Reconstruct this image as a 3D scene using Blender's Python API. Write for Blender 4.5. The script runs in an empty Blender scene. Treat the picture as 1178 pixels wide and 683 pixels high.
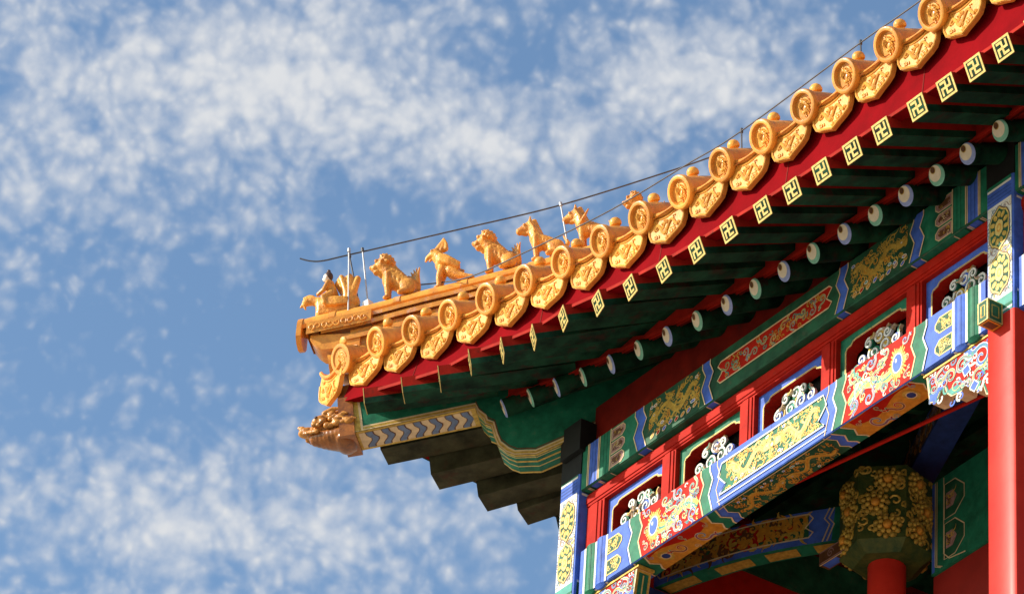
import bpy, bmesh, math, random
from mathutils import Vector, Matrix
from mathutils.geometry import tessellate_polygon
R_ = math.radians
SC = bpy.context.scene
COL = SC.collection

# ------------------------------------------------------------------ camera
cam_d = bpy.data.cameras.new('camera'); cam = bpy.data.objects.new('camera', cam_d); COL.objects.link(cam)
_r = Vector((0.56576752, 0.82252456, 0.05796949)); _d = Vector((-0.42948008, 0.3539685, -0.83081476)); _f = Vector((-0.70388492, 0.44515127, 0.55352179))
cam.matrix_world = Matrix(((_r.x, -_d.x, -_f.x, 17.390), (_r.y, -_d.y, -_f.y, -11.467), (_r.z, -_d.z, -_f.z, 1.6), (0, 0, 0, 1)))
cam_d.sensor_width = 36; cam_d.lens = 4945.39 * 36 / 1178; cam_d.clip_end = 20000; cam_d.clip_start = .1
SC.camera = cam

# ------------------------------------------------------------------ light
SUN_EL, SUN_AZ = 27.0, 30.0          # elevation; swing from the facade's normal (-Y) towards -X
a, e = R_(SUN_AZ), R_(SUN_EL)
sdir = Vector((-math.sin(a) * math.cos(e), -math.cos(a) * math.cos(e), math.sin(e)))
sun_d = bpy.data.lights.new('sun', 'SUN'); sun_d.energy = 4.8; sun_d.angle = R_(.5); sun_d.color = (1, .93, .80)
sun = bpy.data.objects.new('sun', sun_d); COL.objects.link(sun)
sun.rotation_euler = sdir.to_track_quat('Z', 'Y').to_euler(); sun.location = (0, 0, 60)
SC.view_settings.view_transform = 'Standard'; SC.view_settings.look = 'None'
SC.view_settings.exposure = 0.5; SC.view_settings.gamma = 1; SC.view_settings.use_curve_mapping = False
SC.cycles.use_denoising = True
SC.cycles.max_bounces = 8

world = bpy.data.worlds.new('World'); SC.world = world; world.use_nodes = True
def build_sky():
    nt = world.node_tree; nt.nodes.clear(); N = nt.nodes.new; L = nt.links.new
    out = N('ShaderNodeOutputWorld'); bg = N('ShaderNodeBackground'); L(bg.outputs[0], out.inputs[0])
    bg.inputs['Strength'].default_value = .12
    sky = N('ShaderNodeTexSky'); sky.sky_type = 'NISHITA'; sky.sun_disc = False
    sky.sun_elevation = e; sky.sun_rotation = R_(180 + SUN_AZ); sky.air_density = 1.0; sky.dust_density = 1.3; sky.ozone_density = 1.6
    tc = N('ShaderNodeTexCoord'); sep = N('ShaderNodeSeparateXYZ'); L(tc.outputs['Generated'], sep.inputs[0])
    def math_(op, A, B=None, clamp=False):
        n = N('ShaderNodeMath'); n.operation = op; n.use_clamp = clamp
        for i, v in enumerate((A, B)):
            if v is None: continue
            if isinstance(v, (int, float)): n.inputs[i].default_value = v
            else: L(v, n.inputs[i])
        return n.outputs[0]
    zz = math_('MAXIMUM', sep.outputs['Z'], .06)
    px = math_('DIVIDE', sep.outputs['X'], zz); py = math_('DIVIDE', sep.outputs['Y'], zz)   # a flat cloud layer overhead
    cmb = N('ShaderNodeCombineXYZ'); L(px, cmb.inputs[0]); L(py, cmb.inputs[1])
    def noise(scale, detail, rough, vec=None, dist=0, off=(0, 0, 0)):
        mp = N('ShaderNodeMapping'); mp.inputs['Location'].default_value = off; L(vec or cmb.outputs[0], mp.inputs[0])
        n = N('ShaderNodeTexNoise'); n.inputs['Scale'].default_value = scale; n.inputs['Detail'].default_value = detail
        n.inputs['Roughness'].default_value = rough; n.inputs['Distortion'].default_value = dist; L(mp.outputs[0], n.inputs['Vector'])
        return n.outputs['Fac']
    def blob(cx, cy, rx, ry, rot=0):          # an oval bank of the cloud layer, soft edged
        mp = N('ShaderNodeMapping'); mp.vector_type = 'TEXTURE'; mp.inputs['Location'].default_value = (cx, cy, 0)
        mp.inputs['Rotation'].default_value = (0, 0, rot); mp.inputs['Scale'].default_value = (rx, ry, 1); L(cmb.outputs[0], mp.inputs[0])
        g = N('ShaderNodeTexGradient'); g.gradient_type = 'QUADRATIC_SPHERE'; L(mp.outputs[0], g.inputs[0])
        return g.outputs['Fac']
    banks = None
    for b in SKY_BANKS:
        v = math_('MULTIPLY', blob(*b[:5]), b[5] * 1.15)
        banks = v if banks is None else math_('ADD', banks, v)
    dirv = tc.outputs['Generated']
    big = noise(17.0, 4, .55, dirv, .2, (1.7, 4.1, 0))
    mott = noise(95, 4, .55, dirv, .1, (.3, .9, 2))
    fine = noise(300, 2, .5, dirv, .2, (4, 2, 1))
    wob = N('ShaderNodeTexNoise'); wob.inputs['Scale'].default_value = 60; wob.inputs['Detail'].default_value = 2; L(dirv, wob.inputs['Vector'])
    wv = N('ShaderNodeVectorMath'); wv.operation = 'MULTIPLY_ADD'; L(wob.outputs['Color'], wv.inputs[0]); wv.inputs[1].default_value = (.008, .008, .008); L(dirv, wv.inputs[2])
    vo = N('ShaderNodeTexVoronoi'); vo.feature = 'SMOOTH_F1'; vo.inputs['Scale'].default_value = 225; vo.inputs['Smoothness'].default_value = 1.0; vo.inputs['Detail'].default_value = 1.0; vo.inputs['Roughness'].default_value = .5; L(wv.outputs[0], vo.inputs['Vector'])
    puff = math_('SUBTRACT', .42, vo.outputs['Distance'])
    cover = math_('ADD', math_('MULTIPLY', math_('SUBTRACT', big, .5), .95), math_('ADD', banks, .30))
    tex = math_('ADD', math_('ADD', math_('MULTIPLY', math_('SUBTRACT', mott, .5), 1.3), math_('MULTIPLY', math_('SUBTRACT', fine, .5), .45)), math_('MULTIPLY', puff, 1.1))
    soft = math_('ADD', cover, math_('MULTIPLY', tex, .82))
    ramp = N('ShaderNodeMapRange'); ramp.interpolation_type = 'SMOOTHSTEP'; L(soft, ramp.inputs['Value'])
    ramp.inputs['From Min'].default_value = -.05; ramp.inputs['From Max'].default_value = 1.4
    ramp.inputs['To Min'].default_value = .03; ramp.inputs['To Max'].default_value = 1.0
    mix = N('ShaderNodeMix'); mix.data_type = 'RGBA'; L(ramp.outputs[0], mix.inputs['Factor'])
    tint = N('ShaderNodeMix'); tint.data_type = 'RGBA'; tint.blend_type = 'MULTIPLY'; tint.inputs['Factor'].default_value = 1
    L(sky.outputs[0], tint.inputs['A']); tint.inputs['B'].default_value = SKY_TINT
    L(tint.outputs['Result'], mix.inputs['A']); mix.inputs['B'].default_value = CLOUD
    L(mix.outputs['Result'], bg.inputs['Color'])
SKY_TINT = (.90, 1.09, 1.17, 1); CLOUD = (4.35, 4.45, 4.6, 1)
SKY_BANKS = [(-1.205, .640, .24, .14, 1.08, .95), (-1.19, .735, .10, .05, 1.0, .55), (-1.098, .77, .13, .085, 1.0, .75), (-1.33, .605, .12, .10, .9, .55),
             (-1.52, .80, .32, .14, .9, .75), (-1.255, .72, .035, .025, .9, -.5), (-1.37, .715, .17, .06, .9, -.4), (-1.13, .715, .05, .045, 0, -.5)]
build_sky()

# ------------------------------------------------------------------ materials
def mat(name, rgb, rough=.5, metal=0.0, var=.15, scale=9, rgb2=None, bump=.0, bscale=60, coat=0.0, randv=0.0, spots=None, spec=.22):
    m = bpy.data.materials.new(name); m.use_nodes = True; nt = m.node_tree; N = nt.nodes.new; L = nt.links.new
    b = nt.nodes['Principled BSDF']; b.inputs['Roughness'].default_value = rough; b.inputs['Metallic'].default_value = metal; b.inputs['Specular IOR Level'].default_value = spec
    if coat: b.inputs['Coat Weight'].default_value = coat; b.inputs['Coat Roughness'].default_value = .12
    tc = N('ShaderNodeTexCoord'); n = N('ShaderNodeTexNoise'); n.inputs['Scale'].default_value = scale; n.inputs['Detail'].default_value = 6
    n.inputs['Roughness'].default_value = .65
    oi = N('ShaderNodeObjectInfo'); vm = N('ShaderNodeVectorMath'); vm.operation = 'MULTIPLY_ADD'
    L(oi.outputs['Random'], vm.inputs[1]); vm.inputs[0].default_value = (9, 5, 7); L(tc.outputs['Object'], vm.inputs[2]); L(vm.outputs[0], n.inputs['Vector'])
    c2 = rgb2 or tuple(max(0, c * (1 - 2.2 * var)) for c in rgb)
    r = N('ShaderNodeValToRGB'); r.color_ramp.elements[0].position = .32; r.color_ramp.elements[1].position = .68
    r.color_ramp.elements[0].color = (*c2, 1); r.color_ramp.elements[1].color = (*[min(1, c * (1 + var * .6)) for c in rgb], 1)
    L(n.outputs['Fac'], r.inputs[0]); col = r.outputs[0]
    if spots:                                     # chips, grime, dust: patches with a shape of their own
        n2 = N('ShaderNodeTexNoise'); n2.inputs['Scale'].default_value = spots[1]; n2.inputs['Detail'].default_value = 8; n2.inputs['Roughness'].default_value = .7
        L(vm.outputs[0], n2.inputs['Vector'])
        mr = N('ShaderNodeMapRange'); mr.inputs['From Min'].default_value = spots[2]; mr.inputs['From Max'].default_value = spots[2] + .1
        mr.inputs['To Max'].default_value = spots[3]; L(n2.outputs['Fac'], mr.inputs['Value'])
        mx = N('ShaderNodeMix'); mx.data_type = 'RGBA'; L(mr.outputs[0], mx.inputs['Factor']); L(col, mx.inputs['A']); mx.inputs['B'].default_value = (*spots[0], 1)
        col = mx.outputs['Result']
    if randv:
        hs = N('ShaderNodeHueSaturation'); L(col, hs.inputs['Color'])
        mr2 = N('ShaderNodeMapRange'); mr2.inputs['To Min'].default_value = 1 - randv; mr2.inputs['To Max'].default_value = 1 + randv * .5
        L(oi.outputs['Random'], mr2.inputs['Value']); L(mr2.outputs[0], hs.inputs['Value']); col = hs.outputs[0]
    L(col, b.inputs['Base Color'])
    if bump:
        n3 = N('ShaderNodeTexNoise'); n3.inputs['Scale'].default_value = bscale; n3.inputs['Detail'].default_value = 4; L(vm.outputs[0], n3.inputs['Vector'])
        bp = N('ShaderNodeBump'); bp.inputs['Strength'].default_value = bump; bp.inputs['Distance'].default_value = .004
        L(n3.outputs['Fac'], bp.inputs['Height']); L(bp.outputs[0], b.inputs['Normal'])
    return m
GRIME = (.05, .03, .015)
M = {}
M['glaze'] = mat('amber_glaze', (.80, .350, .054), .42, 0, .14, 14, (.62, .22, .038), .5, 45, .10, .28, ((.34, .13, .05), 26, .57, .6))
M['glaze_relief'] = mat('yellow_glaze', (.83, .41, .064), .45, 0, .14, 30, (.62, .25, .040), .45, 80, .08, .24, (GRIME, 34, .60, .5))
M['glaze_figure'] = mat('figure_glaze', (.84, .39, .062), .40, 0, .20, 22, (.50, .17, .03), 1.0, 110, .12, .14, (GRIME, 30, .60, .55))
M['glaze_beast'] = mat('beast_glaze', (.58, .25, .04), .36, 0, .25, 18, (.30, .10, .02), .9, 90, .2, .1, (GRIME, 26, .54, .7))
M['glaze_dark'] = mat('brown_glaze', (.36, .12, .02), .35, 0, .25, 16, (.16, .05, .012), .4, 60, .35, .1, (GRIME, 25, .58, .6))
M['glaze_ridge'] = mat('ridge_glaze', (.82, .37, .06), .42, 0, .18, 10, (.56, .22, .05), .5, 40, .1, .1, ((.66, .40, .30), 13, .53, .65))
M['red'] = mat('vermilion_paint', (.46, .016, .006), .6, 0, .16, 8, (.33, .010, .004), .2, 60, 0, .05, ((.24, .05, .03), 22, .58, .45), .07)
M['red_column'] = mat('gloss_red_paint', (.54, .030, .016), .42, 0, .10, 3.5, (.44, .020, .011), .35, 9, .07, 0, ((.30, .02, .012), 11, .63, .5), .08)
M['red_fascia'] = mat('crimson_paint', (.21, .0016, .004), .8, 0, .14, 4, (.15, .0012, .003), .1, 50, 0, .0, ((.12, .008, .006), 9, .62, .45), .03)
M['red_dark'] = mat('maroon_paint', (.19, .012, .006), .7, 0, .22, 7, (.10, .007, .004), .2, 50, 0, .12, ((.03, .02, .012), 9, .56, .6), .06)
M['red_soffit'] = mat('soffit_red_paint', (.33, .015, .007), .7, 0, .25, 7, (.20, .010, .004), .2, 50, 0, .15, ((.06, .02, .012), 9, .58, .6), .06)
M['green'] = mat('malachite_paint', (.014, .17, .085), .6, 0, .22, 12, None, .2, 70, 0, 0, ((.10, .10, .06), 24, .58, .4))
M['green_mid'] = mat('dull_green_paint', (.018, .10, .045), .6, 0, .28, 9, None, .2, 70, 0, 0, ((.09, .075, .04), 20, .56, .45))
M['green_dark'] = mat('rafter_green_paint', (.010, .052, .024), .65, 0, .4, 6, None, .2, 40, .0, .3, ((.035, .012, .008), 9, .53, .75), .07)
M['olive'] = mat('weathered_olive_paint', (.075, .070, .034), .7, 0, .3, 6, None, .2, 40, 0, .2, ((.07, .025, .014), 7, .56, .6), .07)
M['blue'] = mat('ultramarine_paint', (.065, .145, .56), .6, 0, .18, 12, None, .2, 70, 0, 0, ((.17, .19, .30), 26, .58, .4))
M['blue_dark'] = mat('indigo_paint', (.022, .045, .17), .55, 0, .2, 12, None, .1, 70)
M['blue_grey'] = mat('slate_blue_paint', (.15, .20, .30), .55, 0, .15, 20)
M['white'] = mat('white_paint', (.74, .71, .62), .5, 0, .08, 20, None, 0, 60, 0, 0, ((.45, .36, .25), 40, .64, .5))
M['cream'] = mat('cream_paint', (.72, .52, .28), .5, 0, .10, 20, None, 0, 60, 0, 0, ((.42, .26, .11), 40, .62, .5))
M['gold'] = mat('gold_leaf', (.62, .40, .07), .42, .2, .18, 40, (.38, .21, .03), .25, 120)
M['gold_pale'] = mat('pale_gold_leaf', (.68, .50, .16), .45, .1, .12, 50, (.50, .34, .09), .2, 120)
M['orange'] = mat('orange_gold_paint', (.62, .28, .03), .42, .15, .2, 30, (.46, .18, .022), .2, 90)
M['gilt_ground'] = mat('tarnished_green_gilding', (.075, .085, .018), .5, .1, .3, 18, (.02, .05, .015), .6, 60)
M['bronze'] = mat('tarnished_gilding', (.48, .30, .045), .45, .15, .25, 30, (.22, .14, .025), .3, 90)
M['pink'] = mat('faded_pink_paint', (.40, .22, .19), .6, 0, .2, 40)
M['brown'] = mat('brown_paint', (.14, .055, .02), .5, 0, .2, 30)
M['teal'] = mat('teal_paint', (.05, .30, .23), .5, 0, .15, 20)
M['black'] = mat('shade_black_paint', (.012, .012, .010), .6, 0, .2, 9)  # shade as a colour: dark frieze openings and shaded column heads
M['cable'] = mat('cable_sheath', (.10, .10, .11), .5, .2, .1, 20)
M['rod'] = mat('galvanised_rod', (.50, .50, .50), .45, .3, .1, 20)
M['clamp'] = mat('white_mortar', (.82, .80, .76), .6, 0, .08, 40)
M['skin'] = mat('white_glaze', (.74, .66, .55), .35, 0, .08, 40)
M['hair'] = mat('dark_glaze', (.10, .05, .03), .4, 0, .1, 40)
M['stone'] = mat('grey_stone_paving', (.44, .39, .31), .8, 0, .12, .6, None, .2, 12)
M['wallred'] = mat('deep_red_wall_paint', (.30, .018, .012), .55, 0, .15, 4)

# ------------------------------------------------------------------ mesh kit
class MB:
    def __init__(s): s.v = []; s.f = []; s.m = []; s.sm = []; s.mats = []
    def mi(s, m):
        m = M[m] if isinstance(m, str) else m
        if m not in s.mats: s.mats.append(m)
        return s.mats.index(m)
    def add(s, vs, fs, m, smooth=False):
        o = len(s.v); s.v += [tuple(p) for p in vs]; k = s.mi(m)
        for f in fs: s.f.append([i + o for i in f]); s.m.append(k); s.sm.append(smooth)
        return s
    def box(s, x0, x1, y0, y1, z0, z1, m):
        vs = [(x, y, z) for x in (x0, x1) for y in (y0, y1) for z in (z0, z1)]
        return s.add(vs, [(0, 1, 3, 2), (4, 6, 7, 5), (0, 4, 5, 1), (2, 3, 7, 6), (0, 2, 6, 4), (1, 5, 7, 3)], m)
    def obox(s, p0, p1, w, h, m, up=(0, 0, 1), mats=None):     # a bar from p0 to p1; mats: (top, bottom, side, start, end)
        p0 = Vector(p0); p1 = Vector(p1); d = (p1 - p0).normalized(); sd = d.cross(Vector(up)).normalized(); u = sd.cross(d)
        c = [p + sd * (w / 2) * i + u * (h / 2) * j for p in (p0, p1) for i in (-1, 1) for j in (-1, 1)]
        F = {'bottom': (0, 4, 6, 2), 'top': (1, 3, 7, 5), 'a': (0, 1, 5, 4), 'b': (2, 6, 7, 3), 'start': (0, 2, 3, 1), 'end': (4, 5, 7, 6)}
        for k, f in F.items():
            mm = m if not mats else mats.get(k, mats.get('side', m) if k in 'ab' else m)
            s.add([c[i] for i in f], [(0, 1, 2, 3)], mm)
        return s
    def prism(s, pts, O, U, V, Nn, depth, m, msides=None, smooth=False):   # pts 2d, extruded by -Nn*depth
        O, U, V, Nn = map(Vector, (O, U, V, Nn)); n = len(pts)
        A = [O + U * a + V * b for a, b in pts]; B = [p - Nn * depth for p in A]
        tri = tessellate_polygon([[Vector((a, b, 0)) for a, b in pts]])
        s.add(A, [tuple(t) for t in tri], m); s.add(B, [tuple(reversed(t)) for t in tri], msides or m)
        s.add(A + B, [(i, (i + 1) % n, n + (i + 1) % n, n + i) for i in range(n)], msides or m, smooth)
        return s
    def tube(s, pts, r, m, n=8, cap=True, r_end=None):
        pts = [Vector(p) for p in pts]; N = len(pts); rings = []; up = Vector((0, 0, 1)); prev = None
        for i, p in enumerate(pts):
            t = (pts[min(i + 1, N - 1)] - pts[max(i - 1, 0)]).normalized()
            if prev is None:
                a = t.cross(up) if abs(t.z) < .95 else t.cross(Vector((1, 0, 0)))
            else: a = prev - t * prev.dot(t)
            a.normalize(); prev = a; b = t.cross(a)
            rr = r(i / (N - 1)) if callable(r) else (r if r_end is None else r + (r_end - r) * i / (N - 1))
            rings.append([p + (a * math.cos(2 * math.pi * k / n) + b * math.sin(2 * math.pi * k / n)) * rr for k in range(n)])
        vs = [v for rg in rings for v in rg]
        fs = [(i * n + k, i * n + (k + 1) % n, (i + 1) * n + (k + 1) % n, (i + 1) * n + k) for i in range(N - 1) for k in range(n)]
        s.add(vs, fs, m, True)
        if cap: s.add(rings[0], [tuple(reversed(range(n)))], m); s.add(rings[-1], [tuple(range(n))], m)
        return s
    def lathe(s, prof, O, ax, m, n=24, ms=None):        # prof [(r, h)], around axis ax at O; ms: a material per band
        O = Vector(O); ax = Vector(ax).normalized(); a = ax.orthogonal().normalized(); b = ax.cross(a)
        P = [[O + ax * h + (a * math.cos(2 * math.pi * k / n) + b * math.sin(2 * math.pi * k / n)) * r for k in range(n)] for r, h in prof]
        for i in range(len(prof) - 1):
            s.add(P[i] + P[i + 1], [(k, (k + 1) % n, n + (k + 1) % n, n + k) for k in range(n)], ms[i] if ms else m, True)
        return s
    def ball(s, c, r, m, n=10, k=7):
        c = Vector(c); r = (r, r, r) if isinstance(r, (int, float)) else r; vs = []
        for i in range(k + 1):
            th = math.pi * i / k
            for j in range(n):
                ph = 2 * math.pi * j / n; vs.append(c + Vector((r[0] * math.sin(th) * math.cos(ph), r[1] * math.sin(th) * math.sin(ph), r[2] * math.cos(th))))
        return s.add(vs, [(i * n + j, (i + 1) * n + j, (i + 1) * n + (j + 1) % n, i * n + (j + 1) % n) for i in range(k) for j in range(n)], m, True)
    def loft(s, A, B, m, smooth=False):
        n = len(A); return s.add(list(A) + list(B), [(i, i + 1, n + i + 1, n + i) for i in range(n - 1)], m, smooth)
    def build(s, name, parent=None, loc=None):
        me = bpy.data.meshes.new(name); me.from_pydata(s.v, [], s.f)
        for m in s.mats: me.materials.append(m)
        me.polygons.foreach_set('material_index', s.m); me.polygons.foreach_set('use_smooth', s.sm)
        bm = bmesh.new(); bm.from_mesh(me); bmesh.ops.remove_doubles(bm, verts=bm.verts, dist=1e-5)
        bm.to_mesh(me); bm.free(); me.update(); me.set_sharp_from_angle(angle=R_(38))
        o = bpy.data.objects.new(name, me); COL.objects.link(o)
        if parent is not None:
            o.parent = parent
            if loc is None: o.location = -world_loc(parent)
        if loc is not None: o.location = loc
        return o
def world_loc(o):
    v = Vector((0, 0, 0))
    while o is not None: v += Vector(o.location); o = o.parent
    return v
def tag(o, label=None, cat=None, group=None, kind=None):
    for k, v in (('label', label), ('category', cat), ('group', group), ('kind', kind)):
        if v: o[k] = v
    return o
def thing(name, loc, label, cat, group=None, rz=0):
    o = bpy.data.objects.new(name, None); COL.objects.link(o); o.location = loc; o.rotation_euler = (0, 0, rz); o.empty_display_size = .2
    return tag(o, label, cat, group)
def lerp(a, b, t): return a + (b - a) * t
def interp(x, xs, ys):
    if x <= xs[0]: return ys[0] + (ys[1] - ys[0]) / (xs[1] - xs[0]) * (x - xs[0])
    for i in range(len(xs) - 1):
        if x <= xs[i + 1]: return lerp(ys[i], ys[i + 1], (x - xs[i]) / (xs[i + 1] - xs[i]))
    return ys[-1] + (ys[-1] - ys[-2]) / (xs[-1] - xs[-2]) * (x - xs[-1])

# painted decoration: thin coats laid over a flat face, each coat a millimetre proud of the one below
class Paint:
    EPS = .0011
    def __init__(s, mb, O, U, V, Nn): s.mb = mb; s.O, s.U, s.V, s.N = map(Vector, (O, U, V, Nn)); s.clip = None; s.k = 0
    def P(s, q, l): return s.O + s.U * q[0] + s.V * q[1] + s.N * (s.EPS * l + s.k)
    def step(s): s.k = (s.k + 7e-6) % 9e-4
    def poly(s, pts, m, l):
        s.step()
        if s.clip: pts = [s.cl(p) for p in pts]
        tri = tessellate_polygon([[Vector((a, b, 0)) for a, b in pts]])
        s.mb.add([s.P(p, l) for p in pts], [tuple(t) for t in tri], m); return s
    def cl(s, p): c = s.clip; return (min(max(p[0], c[0]), c[1]), min(max(p[1], c[2]), c[3]))
    def line(s, pts, w, m, l, closed=False, taper=None):
        s.step(); n = len(pts); A = []; B = []
        for i in range(n):
            if closed: p, q = pts[i - 1], pts[(i + 1) % n]
            else: p, q = pts[max(i - 1, 0)], pts[min(i + 1, n - 1)]
            dx, dy = q[0] - p[0], q[1] - p[1]; d = math.hypot(dx, dy) or 1; nx, ny = -dy / d, dx / d
            ww = w / 2 * (taper(i / (n - 1)) if taper else 1)
            a_ = (pts[i][0] + nx * ww, pts[i][1] + ny * ww); b_ = (pts[i][0] - nx * ww, pts[i][1] - ny * ww)
            if s.clip: a_, b_ = s.cl(a_), s.cl(b_)
            A.append(s.P(a_, l)); B.append(s.P(b_, l))
        if closed: A.append(A[0]); B.append(B[0])
        s.mb.loft(A, B, m); return s
    def rect(s, a, b, c, d, m, l): return s.poly([(a, c), (b, c), (b, d), (a, d)], m, l)
    def oval(s, cx, cy, rx, ry, m, l, n=18, rot=0):
        c, q = math.cos(rot), math.sin(rot)
        return s.poly([(cx + rx * math.cos(t) * c - ry * math.sin(t) * q, cy + rx * math.cos(t) * q + ry * math.sin(t) * c) for t in [2 * math.pi * k / n for k in range(n)]], m, l)
    def spiral(s, cx, cy, r, a0, turns, w, m, l, k=.12, flip=1, n=16):
        pts = [(cx + r * (k + (1 - k) * (1 - t)) * math.cos(a0 + flip * 2 * math.pi * turns * t), cy + r * (k + (1 - k) * (1 - t)) * math.sin(a0 + flip * 2 * math.pi * turns * t)) for t in [i / n for i in range(n + 1)]]
        return s.line(pts, w, m, l, taper=lambda t: 1 - .45 * t)

def curls(P, x0, x1, y0, y1, n, seed, mats, l, rr=(.010, .022), inside=None, w=.34):
    rng = random.Random(seed)
    for i in range(n):
        for _ in range(8):
            x, y = rng.uniform(x0, x1), rng.uniform(y0, y1)
            if not inside or inside(x, y): break
        else: continue
        r = rng.uniform(*rr); a0 = rng.uniform(0, 6.28); fl = rng.choice((-1, 1)); m = rng.choice(mats)
        P.spiral(x, y, r, a0, rng.uniform(.7, 1.25), r * w * 1.25, m, l + (i % 3) * .2, flip=fl, n=10)
        if i % 2:
            L_ = r * rng.uniform(1.2, 2.2); a1 = a0 + fl * -1.3
            c = (x + r * math.cos(a0), y + r * math.sin(a0))
            P.line([(c[0] + L_ * t * math.cos(a1 + fl * .9 * t), c[1] + L_ * t * math.sin(a1 + fl * .9 * t)) for t in (0, .25, .5, .75, 1)], r * w * 1.5, m, l + (i % 3) * .2, taper=lambda t: 1 - .85 * t)

def dragon(P, x0, x1, y0, y1, seed, l, flip=1, gold='gold_pale', gold2='gold'):
    """a running dragon: thick winding body, crest, legs with claws and a curled head, flames and clouds round it"""
    rng = random.Random(seed); W, H = x1 - x0, y1 - y0; cy = (y0 + y1) / 2
    def X(t): return x0 + W * (t if flip > 0 else 1 - t)
    body = [(X(.05 + .80 * t), cy + H * .27 * math.sin(t * 9.0 + .6) * (1 - .25 * t)) for t in [i / 40 for i in range(41)]]
    P.line(body, H * .24, 'green_mid', l + .5, taper=lambda t: .45 + .75 * math.sin(math.pi * min(1, t * .8 + .1)))
    P.line(body, H * .17, gold, l + .8, taper=lambda t: .4 + .7 * math.sin(math.pi * min(1, t * .8 + .1)))
    P.line(body, H * .04, gold2, l + 1.1)
    for i in range(2, 40):
        a_, b_ = body[i], body[min(i + 1, 40)]; d = math.atan2(b_[1] - a_[1], b_[0] - a_[0])
        for sgn in (1, -1):
            q = d + sgn * 1.9
            P.line([a_, (a_[0] + H * .13 * math.cos(q), a_[1] + H * .13 * math.sin(q))], H * .035, gold2 if sgn > 0 else gold, l + .7, taper=lambda t: 1 - .7 * t)
    hx, hy = X(.89), cy + H * .06
    P.oval(hx, hy, H * .17, H * .14, gold, l + 1.2); P.oval(hx + flip * H * .14, hy - H * .06, H * .12, H * .07, gold, l + 1.2)
    P.oval(hx + flip * H * .02, hy + H * .03, H * .04, H * .03, 'white', l + 1.5); P.oval(hx + flip * H * .02, hy + H * .03, H * .018, H * .018, 'brown', l + 1.7)
    for k in range(5):
        q = math.pi / 2 + flip * (.3 + .35 * k)
        P.line([(hx, hy), (hx + H * .2 * math.cos(q), hy + H * .2 * math.sin(q)), (hx + H * .34 * math.cos(q + .3), hy + H * .34 * math.sin(q + .3))], H * .05, gold2, l + 1, taper=lambda t: 1 - .8 * t)
    for t, sg in ((.2, -1), (.35, 1), (.58, -1), (.74, 1)):
        bx, by = body[int(t * 40)]; ex, ey = bx + flip * H * .12, by + sg * H * .28
        P.line([(bx, by), (bx - flip * H * .06, by + sg * H * .14), (ex, ey)], H * .08, gold, l + 1)
        for c in (-.7, 0, .7): P.line([(ex, ey), (ex + H * .1 * math.cos(c), ey + H * .1 * math.sin(c))], H * .03, gold, l + 1)
    curls(P, x0, x1, y0, y1, int(W * H * 1300), seed + 1, [gold2, gold, gold2, 'orange'], l + .2, (H * .06, H * .13))
    for i in range(max(3, int(W * 14))):
        x, y = rng.uniform(x0 + .01, x1 - .01), rng.choice((y0 + H * .1, y1 - H * .1, y0 + H * .16)) ; r = H * .055
        P.oval(x, y, r * 1.5, r, 'white', l + 1.4, 10); P.oval(x, y, r, r * .55, rng.choice(('pink', 'blue', 'teal', 'orange')), l + 1.6, 10)

def ruyi(P, cx, cy, r, ang, flip, l, inner='blue', inner2='teal', edge='white', back=None):
    """a cloud scroll: a comma-shaped curl with a pale rim and coloured heart, and a three-lobed leaf at its root"""
    T = 1.3; pts = []
    for i in range(23):
        t = i / 22; q = ang + flip * 6.283 * T * t; rr = r * (1 - .93 * t); pts.append((cx + rr * math.cos(q), cy + rr * math.sin(q)))
    c = pts[0]; t0 = ang - flip * math.pi / 2
    root = [(c[0] + r * .9 * t * math.cos(t0 + flip * .9 * t), c[1] + r * .9 * t * math.sin(t0 + flip * .9 * t)) for t in (1, .75, .5, .25)]
    leaf = [(root[0], .34, .24, 0), (root[1], .30, .20, 1.1), (root[1], .30, .20, -1.1)]
    for q, a_, b_, d in leaf:
        w = t0 + flip * .9 + d; P.oval(q[0] + r * .26 * math.cos(w), q[1] + r * .26 * math.sin(w), r * a_, r * b_, edge, l, 10, w)
    P.line(root + pts, r * .46, edge, l + .1, taper=lambda t: 1 - .62 * t)
    for (q, a_, b_, d), m in zip(leaf, (inner, inner2, inner2)):
        w = t0 + flip * .9 + d; P.oval(q[0] + r * .26 * math.cos(w), q[1] + r * .26 * math.sin(w), r * (a_ - .09), r * (b_ - .08), m, l + .5, 10, w)
    P.line(root + pts, r * .30, inner, l + .6, taper=lambda t: 1 - .7 * t)
    P.line((root + pts)[1:14], r * .09, inner2, l + .9)

# zig-zag edge as used all along the beams: list of (dx, v) with v 0..1
ZIG = [(.012, 1), (.012, .88), (-.016, .66), (.017, .38), (-.006, .14), (-.016, .03), (-.02, 0)]
def zig(x, s, y0, y1, k=1.0): return [(x + s * k * dx, lerp(y0, y1, v)) for dx, v in ZIG]

# ------------------------------------------------------------------ setting
g = MB(); g.add([(-6000, -6000, 0), (6000, -6000, 0), (6000, 6000, 0), (-6000, 6000, 0)], [(0, 1, 2, 3)], 'stone'); tag(g.build('ground'), kind='structure')
FLOOR = 9.3
t = MB(); t.box(-1.6, 9.5, -1.6, 6, .004, FLOOR, 'stone'); tag(t.build('stone_terrace'), 'tall grey stone terrace the pavilion stands on', 'terrace')

PAV = thing('pavilion', (0, 0, FLOOR), 'painted timber pavilion with amber tiled roof, red columns and upturned eave corner', 'pavilion')
def part(mb, name, parent=None): return mb.build(name, parent or PAV)

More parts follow.
